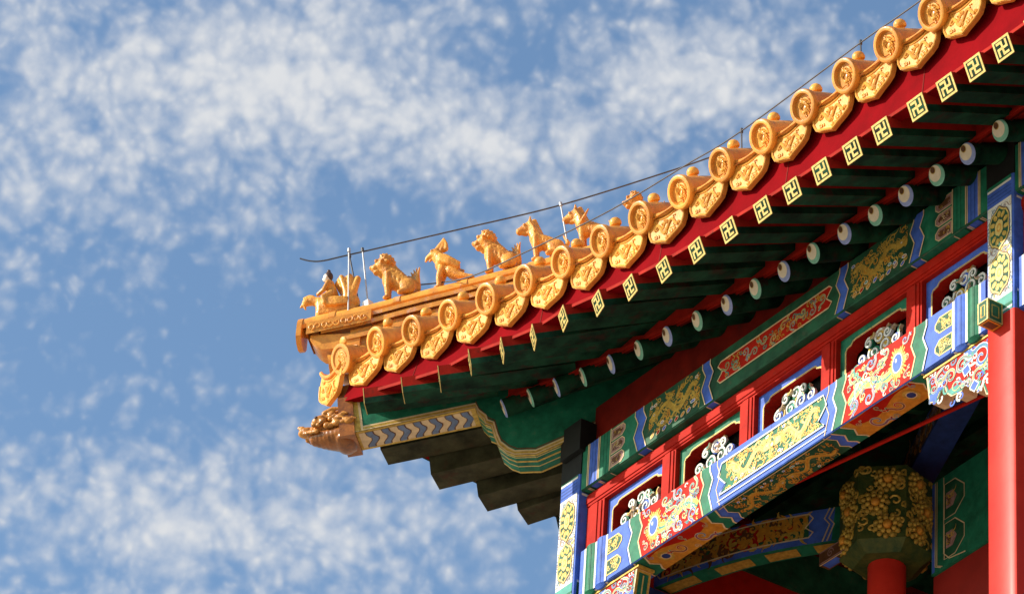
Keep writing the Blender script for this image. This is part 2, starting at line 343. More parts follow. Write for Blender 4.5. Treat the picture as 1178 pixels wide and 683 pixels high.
# ------------------------------------------------------------------ facade
BZ0, BZ1, BY0, BY1 = 13.353, 13.655, -.03, .14
def lower_beam(cx, detail=True):
    mb = MB(); hw = 1.745; c = .004
    prof = [(BY0, BZ0 + c), (BY0, BZ1 - c), (BY0 + c, BZ1), (BY1, BZ1), (BY1, BZ0), (BY0 + c, BZ0)]
    mb.prism([(y, z) for y, z in prof], (cx + hw, 0, 0), (0, 1, 0), (0, 0, 1), (1, 0, 0), 2 * hw, 'blue')
    F = Paint(mb, (cx, BY0, 0), (1, 0, 0), (0, 0, 1), (0, -1, 0)); B = Paint(mb, (cx, BY0, BZ0), (1, 0, 0), (0, 1, 0), (0, 0, -1))
    z0, z1 = BZ0 + c, BZ1 - c; d0, d1 = c, BY1 - BY0
    def seg(s, h0, h1, m, l, zg=True, mbot=None):
        if zg:
            F.poly(zig(s * h0, s, z0, z1) + zig(s * h1, s, z0, z1)[::-1], m, l)
            B.poly(zig(s * h0 - s * .02, s, d0, d1)[::-1] + zig(s * h1 - s * .02, s, d0, d1), mbot or m, l)
        else:
            F.rect(min(s * h0, s * h1), max(s * h0, s * h1), z0, z1, m, l); B.rect(min(s * h0, s * h1), max(s * h0, s * h1), d0, d1, mbot or m, l)
    def edge(s, h, m='white', l=4, w=.011):
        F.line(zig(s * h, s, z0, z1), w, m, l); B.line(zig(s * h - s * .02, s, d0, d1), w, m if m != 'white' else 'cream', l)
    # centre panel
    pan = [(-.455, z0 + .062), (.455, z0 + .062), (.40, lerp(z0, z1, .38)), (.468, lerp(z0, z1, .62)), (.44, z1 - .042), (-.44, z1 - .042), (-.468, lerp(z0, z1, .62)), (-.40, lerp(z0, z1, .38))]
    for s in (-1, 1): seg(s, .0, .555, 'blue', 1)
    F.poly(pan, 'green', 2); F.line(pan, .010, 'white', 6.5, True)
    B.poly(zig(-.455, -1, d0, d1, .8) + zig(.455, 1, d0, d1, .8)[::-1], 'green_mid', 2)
    F.line([(-.47, z0 + .026), (.47, z0 + .026)], .007, 'white', 5.5); B.line([(-.48, .016), (.48, .016)], .006, 'cream', 3)
    if detail:
        F.clip = (-.43, .43, z0 + .067, z1 - .047)
        dragon(F, -.41, 0.005, z0 + .068, z1 - .048, 3, 3, 1, 'gold_pale', 'gold'); dragon(F, .005, .41, z0 + .068, z1 - .048, 8, 3, -1, 'gold_pale', 'gold')
        F.oval(.005, lerp(z0, z1, .55), .02, .02, 'orange', 6); F.oval(.005, lerp(z0, z1, .55), .011, .011, 'white', 6.3)
        F.clip = None
        B.clip = (-.43, .43, .022, d1 - .004)
        dragon(B, -.41, 0, .024, d1 - .006, 13, 3, 1, 'gold', 'orange'); dragon(B, .0, .41, .024, d1 - .006, 17, 3, -1, 'gold', 'orange')
        B.clip = None
    for s in (-1, 1):
        edge(s, .470, 'cream', 2.5, .007)
        seg(s, .535, .615, 'green', 2); edge(s, .535)
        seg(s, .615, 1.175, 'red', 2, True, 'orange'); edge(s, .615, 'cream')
        seg(s, 1.175, 1.27, 'green', 2); edge(s, 1.175, 'cream'); edge(s, 1.27)
        seg(s, 1.285, 1.485, 'blue', 2)
        if detail:
            H = z1 - z0; mx = 1.05
            # sunflower medallion, gold branch and cloud scrolls on the red ground
            for ring, (n, rr, m) in enumerate(((26, .088, 'orange'), (22, .078, 'gold'), (18, .062, 'gold_pale'))):
                for k in range(n):
                    q = 2 * math.pi * k / n + ring; cxx, czz = s * mx, lerp(z0, z1, .50)
                    rq = rr * (1 + .14 * math.sin(5 * k + ring))
                    F.line([(cxx, czz), (cxx + rq * .8 * math.cos(q), czz + rq * 1.12 * math.sin(q))], .018, m, 3 + .4 * ring, taper=lambda t: 1 - .5 * t)
            F.oval(s * mx, lerp(z0, z1, .50), .043, .060, 'white', 5); F.oval(s * mx, lerp(z0, z1, .50), .036, .052, 'blue', 5.4)
            F.oval(s * mx - .01, lerp(z0, z1, .56), .008, .012, 'white', 5.8)
            F.clip = (min(s * .64, s * 1.16), max(s * .64, s * 1.16), z0 + .002, z1 - .002)
            br = [(s * lerp(.65, 1.0, t), lerp(z0, z1, .30 + .22 * t + .16 * math.sin(5.2 * t))) for t in [k / 14 for k in range(15)]]
            F.line(br, .066, 'cream', 2.6); F.line(br, .054, 'gold', 3); F.line(br, .014, 'teal', 3.3)
            curls(F, min(s * .64, s * 1.16), max(s * .64, s * 1.16), z0 + .01, z1 - .01, 46, 90 + s, ['cream', 'gold', 'white', 'teal', 'gold_pale', 'blue_grey'], 3.2, (.012, .022), lambda x, y: abs(abs(x) - 1.05) > .09, .40)
            for (h, v, r, q, fl, c1, c2) in ((.70, .80, .030, 2.2, 1, 'teal', 'gold'), (.83, .86, .028, .4, -1, 'blue', 'gold'), (.74, .52, .026, 3.6, -1, 'teal', 'white'),
                                            (.87, .48, .030, 1.2, 1, 'green', 'gold'), (.69, .22, .027, 5, 1, 'blue', 'pink'), (.82, .17, .028, .6, -1, 'blue', 'gold'),
                                            (.95, .20, .022, 2.5, 1, 'teal', 'gold'), (1.12, .15, .016, 1.5, 1, 'pink', 'gold'), (.95, .88, .022, 4.2, 1, 'teal', 'gold'), (1.11, .88, .018, 0, -1, 'blue', 'gold'), (.655, .62, .016, 1, 1, 'teal', 'gold'), (1.0, .06, .014, 1, -1, 'teal', 'pink'), (.77, .30, .018, 2, 1, 'gold', 'teal'), (.79, .68, .018, 5, -1, 'green', 'gold'), (.91, .30, .017, 4, 1, 'gold', 'blue'), (.90, .70, .016, 0, 1, 'pink', 'teal'), (1.12, .5, .014, 2, -1, 'gold', 'green'), (1.05, .10, .018, 3, 1, 'green', 'gold')):
                ruyi(F, s * h, lerp(z0, z1, v), r * 1.5, q if s > 0 else math.pi - q, fl * s, 3.6, c1, c2)
            F.clip = None; D = d1 - d0
            B.clip = (min(s * .63, s * 1.17), max(s * .63, s * 1.17), d0, d1)
            B.poly([(s * lerp(.64, 1.15, t), d0 + D * (.28 + .2 * math.sin(6 * t))) for t in [k / 10 for k in range(11)]] + [(s * lerp(1.15, .64, t), d0 + D * (.0 + .04 * math.sin(9 * t))) for t in [k / 10 for k in range(11)]], 'red', 2.4)
            for (h, v, r, q, fl, c1, c2) in ((.75, .62, .050, 1.0, 1, 'blue_grey', 'red'), (.93, .55, .042, 3, -1, 'red', 'green'), (.66, .3, .018, 0, 1, 'pink', 'gold'), (.84, .16, .018, 2, 1, 'teal', 'gold'), (1.12, .2, .018, 4, -1, 'blue', 'gold'), (.85, .88, .018, 1, -1, 'teal', 'red')):
                ruyi(B, s * h, d0 + D * v, r, q, fl, 3, c1, c2, 'cream')
            B.oval(s * 1.05, d0 + D * .5, .045, .05, 'gold', 3.2); B.oval(s * 1.05, d0 + D * .5, .032, .030, 'cream', 3.5); B.oval(s * 1.05, d0 + D * .5, .026, .024, 'blue_dark', 3.8)
            B.clip = None
            for v in (.24, .70):
                zc = lerp(z0, z1, v); ct = [(s * 1.482, zc - .045), (s * 1.385, zc - .045), (s * 1.352, zc - .012), (s * 1.352, zc + .012), (s * 1.385, zc + .045), (s * 1.482, zc + .045)]
                F.poly(ct, 'green_mid', 3); F.line(ct, .009, 'gold_pale', 4, True)
                F.clip = (min(s * 1.37, s * 1.478), max(s * 1.37, s * 1.478), zc - .036, zc + .036)
                curls(F, s * 1.375, s * 1.47, zc - .03, zc + .03, 14, int(v * 90), ['gold', 'gold_pale'], 3.4, (.010, .017)); F.clip = None
        for h0, h1, m in ((1.485, 1.503, 'white'), (1.503, 1.588, 'blue'), (1.588, 1.605, 'white'), (1.605, 1.69, 'green'), (1.69, 1.708, 'white'), (1.708, 1.744, 'blue')):
            seg(s, h0, h1, m, 3.2, False)
        for h0, h1, m in ((1.503, 1.588, 'blue'), (1.605, 1.69, 'green')):     # raised half-round hoops
            hoop = [(s * lerp(h0, h1, k / 6), .012 * math.sin(math.pi * k / 6)) for k in range(7)]
            mb.loft([(cx + x, BY0 - .005 - d, z0) for x, d in hoop], [(cx + x, BY0 - .005 - d, z1) for x, d in hoop], m, True)
            mb.loft([(cx + x, d0 + BY0, BZ0 - .005 - d) for x, d in hoop], [(cx + x, BY1, BZ0 - .005 - d) for x, d in hoop], m, True)
            mb.loft([(cx + x, BY0 - .005 - d, z0) for x, d in hoop], [(cx + x, d0 + BY0, BZ0 - .005 - d) for x, d in hoop], m, True)
            for hh in (.3, .7): F.line([(s * lerp(h0, h1, hh), z0), (s * lerp(h0, h1, hh), z1)], .003, 'blue_dark' if m == 'blue' else 'green_dark', 17)
    return part(mb, 'lower_beam')
CX0 = 1.955
lower_beam(CX0); lower_beam(CX0 + 3.73, False)

UZ0, UZ1, UY0 = 14.045, 14.325, -.045
def upper_beam(cx, detail=True):
    mb = MB(); hw = 1.77; c = .006
    mb.prism([(UY0, UZ0 + c), (UY0, UZ1), (.10, UZ1), (.10, UZ0), (UY0 + c, UZ0)], (cx + hw, 0, 0), (0, 1, 0), (0, 0, 1), (1, 0, 0), 2 * hw, 'green_mid')
    F = Paint(mb, (cx, UY0, 0), (1, 0, 0), (0, 0, 1), (0, -1, 0)); B = Paint(mb, (cx, UY0, UZ0), (1, 0, 0), (0, 1, 0), (0, 0, -1))
    z0, z1 = UZ0 + c, UZ1; d0, d1 = c, .045
    def seg(s, h0, h1, m, l, zg=True):
        if zg: F.poly(zig(s * h0, s, z0, z1, 1.1) + zig(s * h1, s, z0, z1, 1.1)[::-1], m, l)
        else: F.rect(min(s * h0, s * h1), max(s * h0, s * h1), z0, z1, m, l)
        B.rect(min(s * h0 - s * .02, s * h1 - s * .02), max(s * h0 - s * .02, s * h1 - s * .02), d0, d1, m, l)
    def edge(s, h, m='cream', w=.008, l=5, zg=True):
        F.line(zig(s * h, s, z0, z1, 1.1) if zg else [(s * h, z0), (s * h, z1)], w, m, l); B.line([(s * h - s * .02 * zg, d0), (s * h - s * .02 * zg, d1)], w, m, l)
    rp = [(-.475, z0 + .075), (.475, z0 + .075), (.50, z0 + .10), (.455, z0 + .14), (.50, z0 + .19), (.475, z0 + .21), (-.475, z0 + .21), (-.5, z0 + .19), (-.455, z0 + .14), (-.5, z0 + .10)]
    F.poly(rp, 'red', 2); F.line(rp, .009, 'cream', 3, True)
    if detail:
        F.clip = (-.47, .47, z0 + .08, z0 + .205)
        rng = random.Random(5)
        for k in range(11):
            x = -.42 + .084 * k
            ruyi(F, x, z0 + .142 + .018 * (-1) ** k, .030, rng.uniform(0, 6), (-1) ** k, 3, rng.choice(['blue_grey', 'teal', 'green', 'gold']), rng.choice(['gold', 'pink']), 'cream')
        F.clip = None
        curls(F, -.44, .44, z0 + .09, z0 + .2, 60, 77, ['gold', 'teal', 'orange'], 2.4, (.012, .02))
    for s in (-1, 1):
        seg(s, .555, .625, 'blue', 2); edge(s, .555); edge(s, .625)
        seg(s, .63, 1.17, 'green_mid', 1.5)
        if detail:
            a, b = sorted((s * .66, s * 1.13))
            F.clip = (a, b, z0 + .015, z1 - .004); dragon(F, a, b, z0 + .05, z1 - .03, 21 + s, 2, s, 'gold', 'gold')
            rng = random.Random(9 + s)
            for k in range(8):
                x = lerp(a, b, .08 + .12 * k); z = z0 + .03 + rng.uniform(0, .02)
                F.oval(x, z, .022, .014, 'cream', 4, 8, .5); F.oval(x, z, .016, .009, rng.choice(['red', 'blue', 'pink', 'orange']), 4.3, 8, .5)
            F.clip = None
        seg(s, 1.17, 1.25, 'blue', 2); edge(s, 1.17); edge(s, 1.25)
        seg(s, 1.25, 1.5, 'green', 1.5)
        for v in (.18, .5, .82):
            zc = lerp(z0, z1, v); ct = [(s * 1.487, zc - .036), (s * 1.385, zc - .036), (s * 1.36, zc - .014), (s * 1.36, zc + .014), (s * 1.385, zc + .036), (s * 1.487, zc + .036)]
            F.poly(ct, 'pink', 3); F.line(ct, .006, 'cream', 4, True); F.poly([(s * 1.475, zc - .02), (s * 1.395, zc - .02), (s * 1.378, zc), (s * 1.395, zc + .02), (s * 1.475, zc + .02)], 'brown', 3.6)
            if detail: curls(F, s * 1.39, s * 1.47, zc - .018, zc + .018, 6, int(v * 50), ['pink', 'gold', 'cream'], 4, (.008, .013))
        for h0, h1, m in ((1.5, 1.595, 'green'), (1.612, 1.70, 'blue'), (1.715, 1.769, 'green')): seg(s, h0, h1, m, 3, False)
        for h in (1.495, 1.60, 1.612, 1.70, 1.712): edge(s, h, 'cream', .007, 5, False)
        for h in (1.53, 1.56, 1.64, 1.67): F.line([(s * h, z0), (s * h, z1)], .003, 'green_dark' if h < 1.6 else 'blue_dark', 4)
    return part(mb, 'upper_beam')
upper_beam(CX0 + .01); upper_beam(CX0 + 3.74, False)
mb = MB(); mb.box(.2, 7.5, .02, .08, UZ1 + .001, 14.62, 'red_dark'); part(mb, 'eave_board')

# frieze rail, posts and pierced boards between the two beams
RZ0, RZ1 = 13.94, 14.037
def moulded(mb, x0, x1, z0, z1, along):
    mb.box(x0, x1, 0, .07, z0, z1, 'red')
    for f0, f1, d in ((.12, .88, .007), (.30, .70, .013)):
        if along == 'x': mb.box(x0 + .001, x1 - .001, -d, 0.001, lerp(z0, z1, f0), lerp(z0, z1, f1), 'red')
        else: mb.box(lerp(x0, x1, f0), lerp(x0, x1, f1), -d, .001, z0 + .001, z1 - .001, 'red')
mb = MB(); moulded(mb, .2, 3.735, RZ0, RZ1, 'x'); part(mb, 'frieze_rail')
mb = MB(); moulded(mb, 3.95, 7.4, RZ0, RZ1, 'x'); part(mb, 'frieze_rail')
for x in (.2, .912, 1.618, 2.324, 3.03, 3.70, 3.952, 4.68, 5.4):
    mb = MB(); moulded(mb, x, x + (.165 if x == .2 else .125 if x not in (3.70, 3.952) else .035 if x == 3.70 else .1), 13.56, RZ0, 'z'); part(mb, 'frieze_post')
mb = MB(); mb.box(.2, 3.735, .012, .07, 13.5, 13.6, 'red'); part(mb, 'frieze_sill')

mb = MB(); mb.box(.2, 3.735, .125, .139, 13.58, RZ0 + .05, 'black'); mb.box(3.95, 7.4, .125, .139, 13.58, RZ0 + .05, 'black'); part(mb, 'frieze_shade_board')  # added black sheet: stands in for the dark interior and keeps sun out
def rib3(mb, pts, w, dep, y, m, taper=None):        # a carved strip with real depth, front at y
    n = len(pts); A = []; B = []
    for i in range(n):
        p, q = pts[max(i - 1, 0)], pts[min(i + 1, n - 1)]; dx, dz = q[0] - p[0], q[1] - p[1]; d = math.hypot(dx, dz) or 1
        ww = w / 2 * (taper(i / (n - 1)) if taper else 1)
        A.append((pts[i][0] - dz / d * ww, pts[i][1] + dx / d * ww)); B.append((pts[i][0] + dz / d * ww, pts[i][1] - dx / d * ww))
    f = lambda L, yy: [(x, yy, z) for x, z in L]
    mb.loft(f(A, y), f(B, y), m); mb.loft(f(B, y + dep), f(A, y + dep), m); mb.loft(f(A, y + dep), f(A, y), m); mb.loft(f(B, y), f(B, y + dep), m)
def sp(cx, cz, r, a0, turns, fl, n=16, k=.2): return [(cx + r * (k + (1 - k) * (1 - t)) * math.cos(a0 + fl * 6.283 * turns * t), cz + r * (k + (1 - k) * (1 - t)) * math.sin(a0 + fl * 6.283 * turns * t)) for t in [i / n for i in range(n + 1)]]
def carving(cx, y, seed, parent):
    rng = random.Random(seed); mb = MB(); z0 = 13.62
    L = [(-.20, .05, .040), (-.115, .06, .046), (-.01, .06, .050), (.10, .06, .046), (.195, .05, .040), (-.145, .135, .036), (-.06, .145, .046), (.045, .145, .046), (.135, .135, .036), (-.015, .225, .042), (.06, .215, .032), (-.085, .21, .030)]
    for i, (x, z, r) in enumerate(L):
        a0 = rng.uniform(0, 6.28); fl = 1 if x < 0 else -1; pts = sp(cx + x, z0 + z, r, a0, 1.35, fl, 18, .18); dy = .007 * (i % 3)
        m = rng.choice(['green', 'teal', 'green_mid', 'gold', 'blue', 'green'])
        mb.prism([(cx + x + r * .92 * math.cos(q * .524), z0 + z + r * .92 * math.sin(q * .524)) for q in range(12)], (0, y + .008 - dy, 0), (1, 0, 0), (0, 0, 1), (0, -1, 0), .02, m)
        rib3(mb, pts, .013, .018, y - dy, 'white', lambda t: 1 - .35 * t)
        c = pts[0]; t0 = a0 - fl * 1.57; tail = [(c[0] + r * 1.2 * t * math.cos(t0 + fl * t), c[1] + r * 1.2 * t * math.sin(t0 + fl * t)) for t in [k / 6 for k in range(7)]]
        rib3(mb, tail, .019, .020, y - dy + .002, 'cream', lambda t: 1.1 - .8 * t)
        P = Paint(mb, (0, y - dy, 0), (1, 0, 0), (0, 0, 1), (0, -1, 0)); P.line(tail, .009, rng.choice(['gold', 'teal', 'pink']), 1, taper=lambda t: 1.1 - .8 * t)
    return part(mb, 'scroll_carving', parent)
OPEN = [(.365, .912), (1.037, 1.618), (1.743, 2.324), (2.449, 3.03), (3.155, 3.70), (4.05, 4.68), (4.80, 5.4)]
for i, (xa, xb) in enumerate(OPEN):
    mb = MB(); zt = RZ0; zh = 13.892; l, r = xa + .048, xb - .030; c = 'blue' if i % 2 == 0 else 'green'
    inner = [(l, 13.58), (l, zh - .045), (l + .012, zh - .028), (l + .045, zh - .022), (l + .06, zh - .004), (l + .085, zh), (r - .085, zh), (r - .06, zh - .004), (r - .05, zh - .018), (r - .018, zh - .028), (r, zh - .045), (r, 13.58)]
    outer = [(xb, 13.58), (xb, zt), (xa, zt), (xa, 13.58)]
    mb.prism(inner + outer, (0, .03, 0), (1, 0, 0), (0, 0, 1), (0, -1, 0), .07, c, 'red')
    P = Paint(mb, (0, .03, 0), (1, 0, 0), (0, 0, 1), (0, -1, 0))
    P.line([(x + (-.004 if x < (l + r) / 2 else .004), z + .004) for x, z in inner], .011, 'cream', 1); P.line([(x + (-.003 if x < (l + r) / 2 else .003), z + .003) for x, z in inner], .005, 'gold', 2)
    b = part(mb, 'pierced_board'); carving((l + r) / 2, .058, 40 + i, b)

# columns
def column(x0, x1, y0, y1, zb, zt, zlow, name='column', paint=True):
    mb = MB(); c = .018
    pl = [(x0 + c, y0), (x1 - c, y0), (x1 - c * .3, y0 + c * .3), (x1, y0 + c), (x1, y1), (x0, y1), (x0, y0 + c), (x0 + c * .3, y0 + c * .3)]
    mb.prism(pl, (0, 0, zlow), (1, 0, 0), (0, 1, 0), (0, 0, 1), zlow - zb, 'red_column')
    o = part(mb, name)
    mb = MB(); mb.prism(pl, (0, 0, zt), (1, 0, 0), (0, 1, 0), (0, 0, 1), zt - zlow, 'blue')
    if paint:
        cx, w = (x0 + x1) / 2, x1 - x0 - 2 * c
        F = Paint(mb, (cx, y0, 0), (1, 0, 0), (0, 0, 1), (0, -1, 0)); a, b = -w / 2 - .002, w / 2 + .002
        F.rect(a, b, zlow + .001, zlow + .10, 'teal', 1); F.rect(a, b, zlow + .012, zlow + .024, 'white', 2); F.rect(a, b, zlow + .10, zlow + .118, 'white', 1); F.rect(a, b, zlow + .03, zlow + .045, 'green', 2)
        zA, zB = zlow + .118, zlow + .66
        F.rect(a, b, zA, zB, 'white', 1); F.clip = (a, b, zA, zB)
        curls(F, a, b, zA, zB, 120, 5, ['blue_grey', 'pink', 'gold', 'blue_grey', 'teal'], 1.6, (.015, .03), None, .16)
        for zc in (zA + .135, zA + .405):
            rx, rz = w * .46, .128
            def shell(k): return [((rx * k) * math.sin(2 * math.pi * j / 24) * (1 + .08 * math.cos(6 * math.pi * j / 12)), zc + (rz * k) * math.cos(2 * math.pi * j / 24) * (1 + .08 * math.cos(8 * math.pi * j / 12))) for j in range(24)]
            F.poly(shell(1.0), 'brown', 3); F.poly(shell(.95), 'gold_pale', 3.3); F.poly(shell(.86), 'green_mid', 3.6)
            for j in range(11):
                q = 2 * math.pi * j / 11; F.oval(rx * .64 * math.sin(q), zc + rz * .64 * math.cos(q), rx * .17, rz * .16, 'gold', 4, 8, -q); F.spiral(rx * .66 * math.sin(q), zc + rz * .66 * math.cos(q), rx * .13, q, .8, .007, 'gold_pale', 4.4)
            F.poly(shell(.44), 'green_mid', 4.6); F.poly(shell(.38), 'gold_pale', 5); F.poly(shell(.20), 'orange', 5.4); F.poly(shell(.12), 'gold_pale', 5.7)
        F.clip = None
        F.rect(a, b, zB, zB + .016, 'white', 1); F.rect(a, b, zB + .11, zB + .124, 'white', 1); F.rect(a, b, zB + .124, zt - .002, 'green', 1)
        for j in range(3): F.rect(a, b, zB + .038 + .022 * j, zB + .041 + .022 * j, 'blue_dark', 2)
        S = Paint(mb, (x1, y0 + c, 0), (0, 1, 0), (0, 0, 1), (1, 0, 0)); d = y1 - y0 - c - .002
        S.rect(0, d, zlow + .001, zlow + .10, 'green_mid', 1); S.rect(0, d, zB + .124, zt - .002, 'green_mid', 1)
        for zz in (zlow + .1, zB + .0, zB + .11): S.rect(0, d, zz, zz + .014, 'white', 2)
    part(mb, 'painted_band', o)
    return o
column(0.0, .195, -.06, .14, FLOOR, 14.16, 13.365)
column(3.735, 3.95, -.06, .15, FLOOR, 14.16, 13.353)
column(7.5, 7.7, -.06, .14, FLOOR, 14.16, 13.36, paint=False)
column(-.06, .14, 3.7, 3.9, FLOOR, 14.16, 13.36, paint=False); column(3.74, 3.95, 3.7, 3.9, FLOOR, 14.16, 13.36, paint=False)
mb = MB(); mb.box(-.0, .195, -.055, .2, 14.163, 14.52, 'black'); mb.box(.03, .22, -.09, .1, 14.30, 14.5, 'black'); part(mb, 'column_head')  # deep shade under the eave is put into the black of the heads
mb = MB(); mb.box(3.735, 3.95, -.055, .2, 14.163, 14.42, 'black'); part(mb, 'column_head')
mb = MB(); mb.box(.02, .08, .2, 3.7, BZ1 + .001, UZ0 - .001, 'red'); part(mb, 'side_sun_board'); mb = MB(); mb.box(.03, .09, .35, 3.7, FLOOR, BZ0 - .001, 'wallred'); part(mb, 'side_wall')  # the board between the beams is added to stop sun reaching the curved beam
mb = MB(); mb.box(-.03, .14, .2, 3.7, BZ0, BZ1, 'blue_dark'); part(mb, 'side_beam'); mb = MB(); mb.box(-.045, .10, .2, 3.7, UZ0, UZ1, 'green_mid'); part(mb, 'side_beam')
mb = MB(); mb.box(.2, 7.5, 3.72, 3.86, 13.3, 14.4, 'red_dark'); part(mb, 'side_beam')

# carved beam end that pokes out beside the right column
mb = MB(); bx0, bx1, by0, by1, bz0, bz1 = 3.785, 3.862, -.155, -.062, 13.285, 13.41
mb.box(bx0, bx1, by0, by1, bz0, bz1, 'green_mid')
for O, U, N_, W in (((bx0, by0, 0), (1, 0, 0), (0, -1, 0), bx1 - bx0), ((bx1, by0, 0), (0, 1, 0), (1, 0, 0), by1 - by0)):
    P = Paint(mb, O, U, (0, 0, 1), N_); q = [(.004, bz0 + .004), (W - .004, bz0 + .004), (W - .004, bz1 - .004), (.004, bz1 - .004)]; P.line(q, .010, 'gold_pale', 1, True); P.line([(.025, bz0 + .03), (W - .025, bz0 + .03), (W - .025, bz1 - .03), (.025, bz1 - .03)], .006, 'gold', 1, True)
P = Paint(mb, (bx0, by0, bz0), (1, 0, 0), (0, 1, 0), (0, 0, -1)); P.rect(.002, bx1 - bx0 - .002, .002, by1 - by0 - .002, 'orange', 1); P.rect(.015, bx1 - bx0 - .015, .015, by1 - by0 - .015, 'brown', 2)
part(mb, 'beam_end')

# carved brackets under the beam ends
BR = [(0, 0), (.53, 0), (.505, -.165), (.455, -.175), (.43, -.135), (.385, -.125), (.37, -.17), (.335, -.205), (.255, -.215), (.235, -.175), (.20, -.165), (.185, -.245), (.12, -.275), (.085, -.26), (.06, -.33), (0, -.36)]
def bracket(xc, s):
    mb = MB(); zt = BZ0 - .022; pts = [(xc + s * d, zt + v) for d, v in BR]
    if s > 0: pts = pts[::-1]
    mb.prism(pts, (0, -.005, 0), (1, 0, 0), (0, 0, 1), (0, -1, 0), .095, 'red', 'cream')
    mb.box(min(xc, xc + s * .55), max(xc, xc + s * .55), -.012, .098, zt + .0015, BZ0 - .0075, 'gold')
    F = Paint(mb, (xc, -.005, zt), (s, 0, 0), (0, 0, 1), (0, -1, 0))
    F.line([(d * .985 + .004, v * .97 - .004) for d, v in BR[1:]], .013, 'cream', 1); F.line([(d * .96 + .004, v * .93 - .008) for d, v in BR[1:]], .012, 'green', 1.3)
    F.clip = (.004, .512, -.34, -.003)
    curls(F, .01, .50, -.25, -.01, 44, 55, ['white', 'blue', 'teal', 'white', 'blue_grey'], 1.5, (.016, .03), None, .42)
    for (d, v, r, q, fl, c1, c2) in ((.10, -.09, .055, 1, 1, 'blue', 'teal'), (.13, -.19, .034, 2, -1, 'green', 'gold'), (.25, -.07, .040, 2.5, -1, 'teal', 'pink'), (.34, -.09, .034, .5, 1, 'green', 'gold'), (.42, -.06, .032, 1.5, -1, 'blue_grey', 'gold'), (.47, -.10, .022, 3, 1, 'teal', 'pink'), (.05, -.25, .03, 0, 1, 'blue', 'gold'), (.30, -.16, .026, 4, 1, 'teal', 'gold'), (.19, -.04, .026, 5, -1, 'blue', 'teal'), (.39, -.11, .018, 2, 1, 'blue', 'gold'), (.06, -.16, .024, 3, -1, 'teal', 'gold'), (.48, -.05, .022, .5, 1, 'blue', 'pink'), (.20, -.20, .020, 1, 1, 'blue', 'gold')):
        ruyi(F, d, v, r * 1.3, q, fl, 1.8, c1, c2)
    F.clip = None
    for d, v, a_ in ((.215, -.115, .4), (.155, -.235, 0)):
        q = [(d + .035 * math.cos(a_ + k * math.pi / 2), v + .035 * math.sin(a_ + k * math.pi / 2)) for k in range(4)]; F.poly(q, 'blue', 3); F.line(q, .008, 'white', 3.4, True)
    F.poly([(.385, -.125), (.43, -.135), (.455, -.172), (.50, -.162), (.505, -.125), (.44, -.105)], 'blue', 2); F.poly([(.26, -.21), (.335, -.2), (.368, -.168), (.33, -.16), (.27, -.175)], 'teal', 2); F.poly([(.125, -.27), (.185, -.24), (.19, -.2), (.1, -.23)], 'teal', 2)
    # the end face, painted green in a gold border
    a_, b_ = Vector((xc + s * .53, 0, zt)), Vector((xc + s * .505, 0, zt - .165)); V = (b_ - a_); Lh = V.length; V.normalize(); N_ = Vector((s * abs(V.z), 0, V.x * s * (1 if s > 0 else -1))) if False else Vector((-V.z * s, 0, V.x * s)) 
    if N_.x * s < 0: N_ = -N_
    E_ = Paint(mb, (a_.x, -.005, a_.z), (0, 1, 0), V, N_); E_.rect(.003, .092, .004, Lh - .004, 'gold', 1); E_.rect(.016, .079, .018, Lh - .018, 'green', 2); E_.rect(.042, .05, .03, Lh - .03, 'gold_pale', 3)
    return part(mb, 'bracket')
bracket(.195, 1); bracket(3.735, -1)

# interior: ceiling, far walls, curved beam, gilded capital, green beam, tie rod
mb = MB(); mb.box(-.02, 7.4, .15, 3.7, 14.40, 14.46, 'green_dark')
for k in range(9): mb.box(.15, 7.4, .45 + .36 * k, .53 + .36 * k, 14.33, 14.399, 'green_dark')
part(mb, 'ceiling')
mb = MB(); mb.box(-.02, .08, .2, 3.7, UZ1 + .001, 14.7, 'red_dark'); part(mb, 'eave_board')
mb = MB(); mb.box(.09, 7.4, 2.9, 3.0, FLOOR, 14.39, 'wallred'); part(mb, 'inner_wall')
mb = MB(); mb.box(-.4, 7.9, -.5, 4.2, FLOOR - .001 + .002, FLOOR + .12, 'stone'); part(mb, 'plinth')
def strip_pts(P, n=18):
    out = []
    for i in range(n + 1):
        t = i / n * (len(P) - 1); k = min(int(t), len(P) - 2); u = t - k
        p0, p1, p2, p3 = (Vector((*P[max(k - 1, 0)], 0)), Vector((*P[k], 0)), Vector((*P[k + 1], 0)), Vector((*P[min(k + 2, len(P) - 1)], 0)))
        q = .5 * ((2 * p1) + (p2 - p0) * u + (2 * p0 - 5 * p1 + 4 * p2 - p3) * u * u + (3 * p1 - p0 - 3 * p2 + p3) * u ** 3); out.append(q)
    return out
mb = MB(); C_ = strip_pts([(-.02, .60), (.25, .655), (.593, .768), (.83, .88), (1.06, 1.02), (1.20, 1.12)], 28); zt, zb = 13.91, 13.70
S_ = [0]
for i in range(1, len(C_)): S_.append(S_[-1] + (C_[i] - C_[i - 1]).length)
TT = S_[-1]
def nrm(i): d = (C_[min(i + 1, len(C_) - 1)] - C_[max(i - 1, 0)]).normalized(); return Vector((d.y, -d.x, 0))
nn = [nrm(i) for i in range(len(C_))]
def wall(z0, z1, off, m): mb.loft([c + n * off + Vector((0, 0, z0)) for c, n in zip(C_, nn)], [c + n * off + Vector((0, 0, z1)) for c, n in zip(C_, nn)], m, True)
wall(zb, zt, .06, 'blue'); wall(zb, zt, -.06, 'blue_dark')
mb.loft([c + n * .06 + Vector((0, 0, zb)) for c, n in zip(C_, nn)], [c - n * .06 + Vector((0, 0, zb)) for c, n in zip(C_, nn)], 'green')
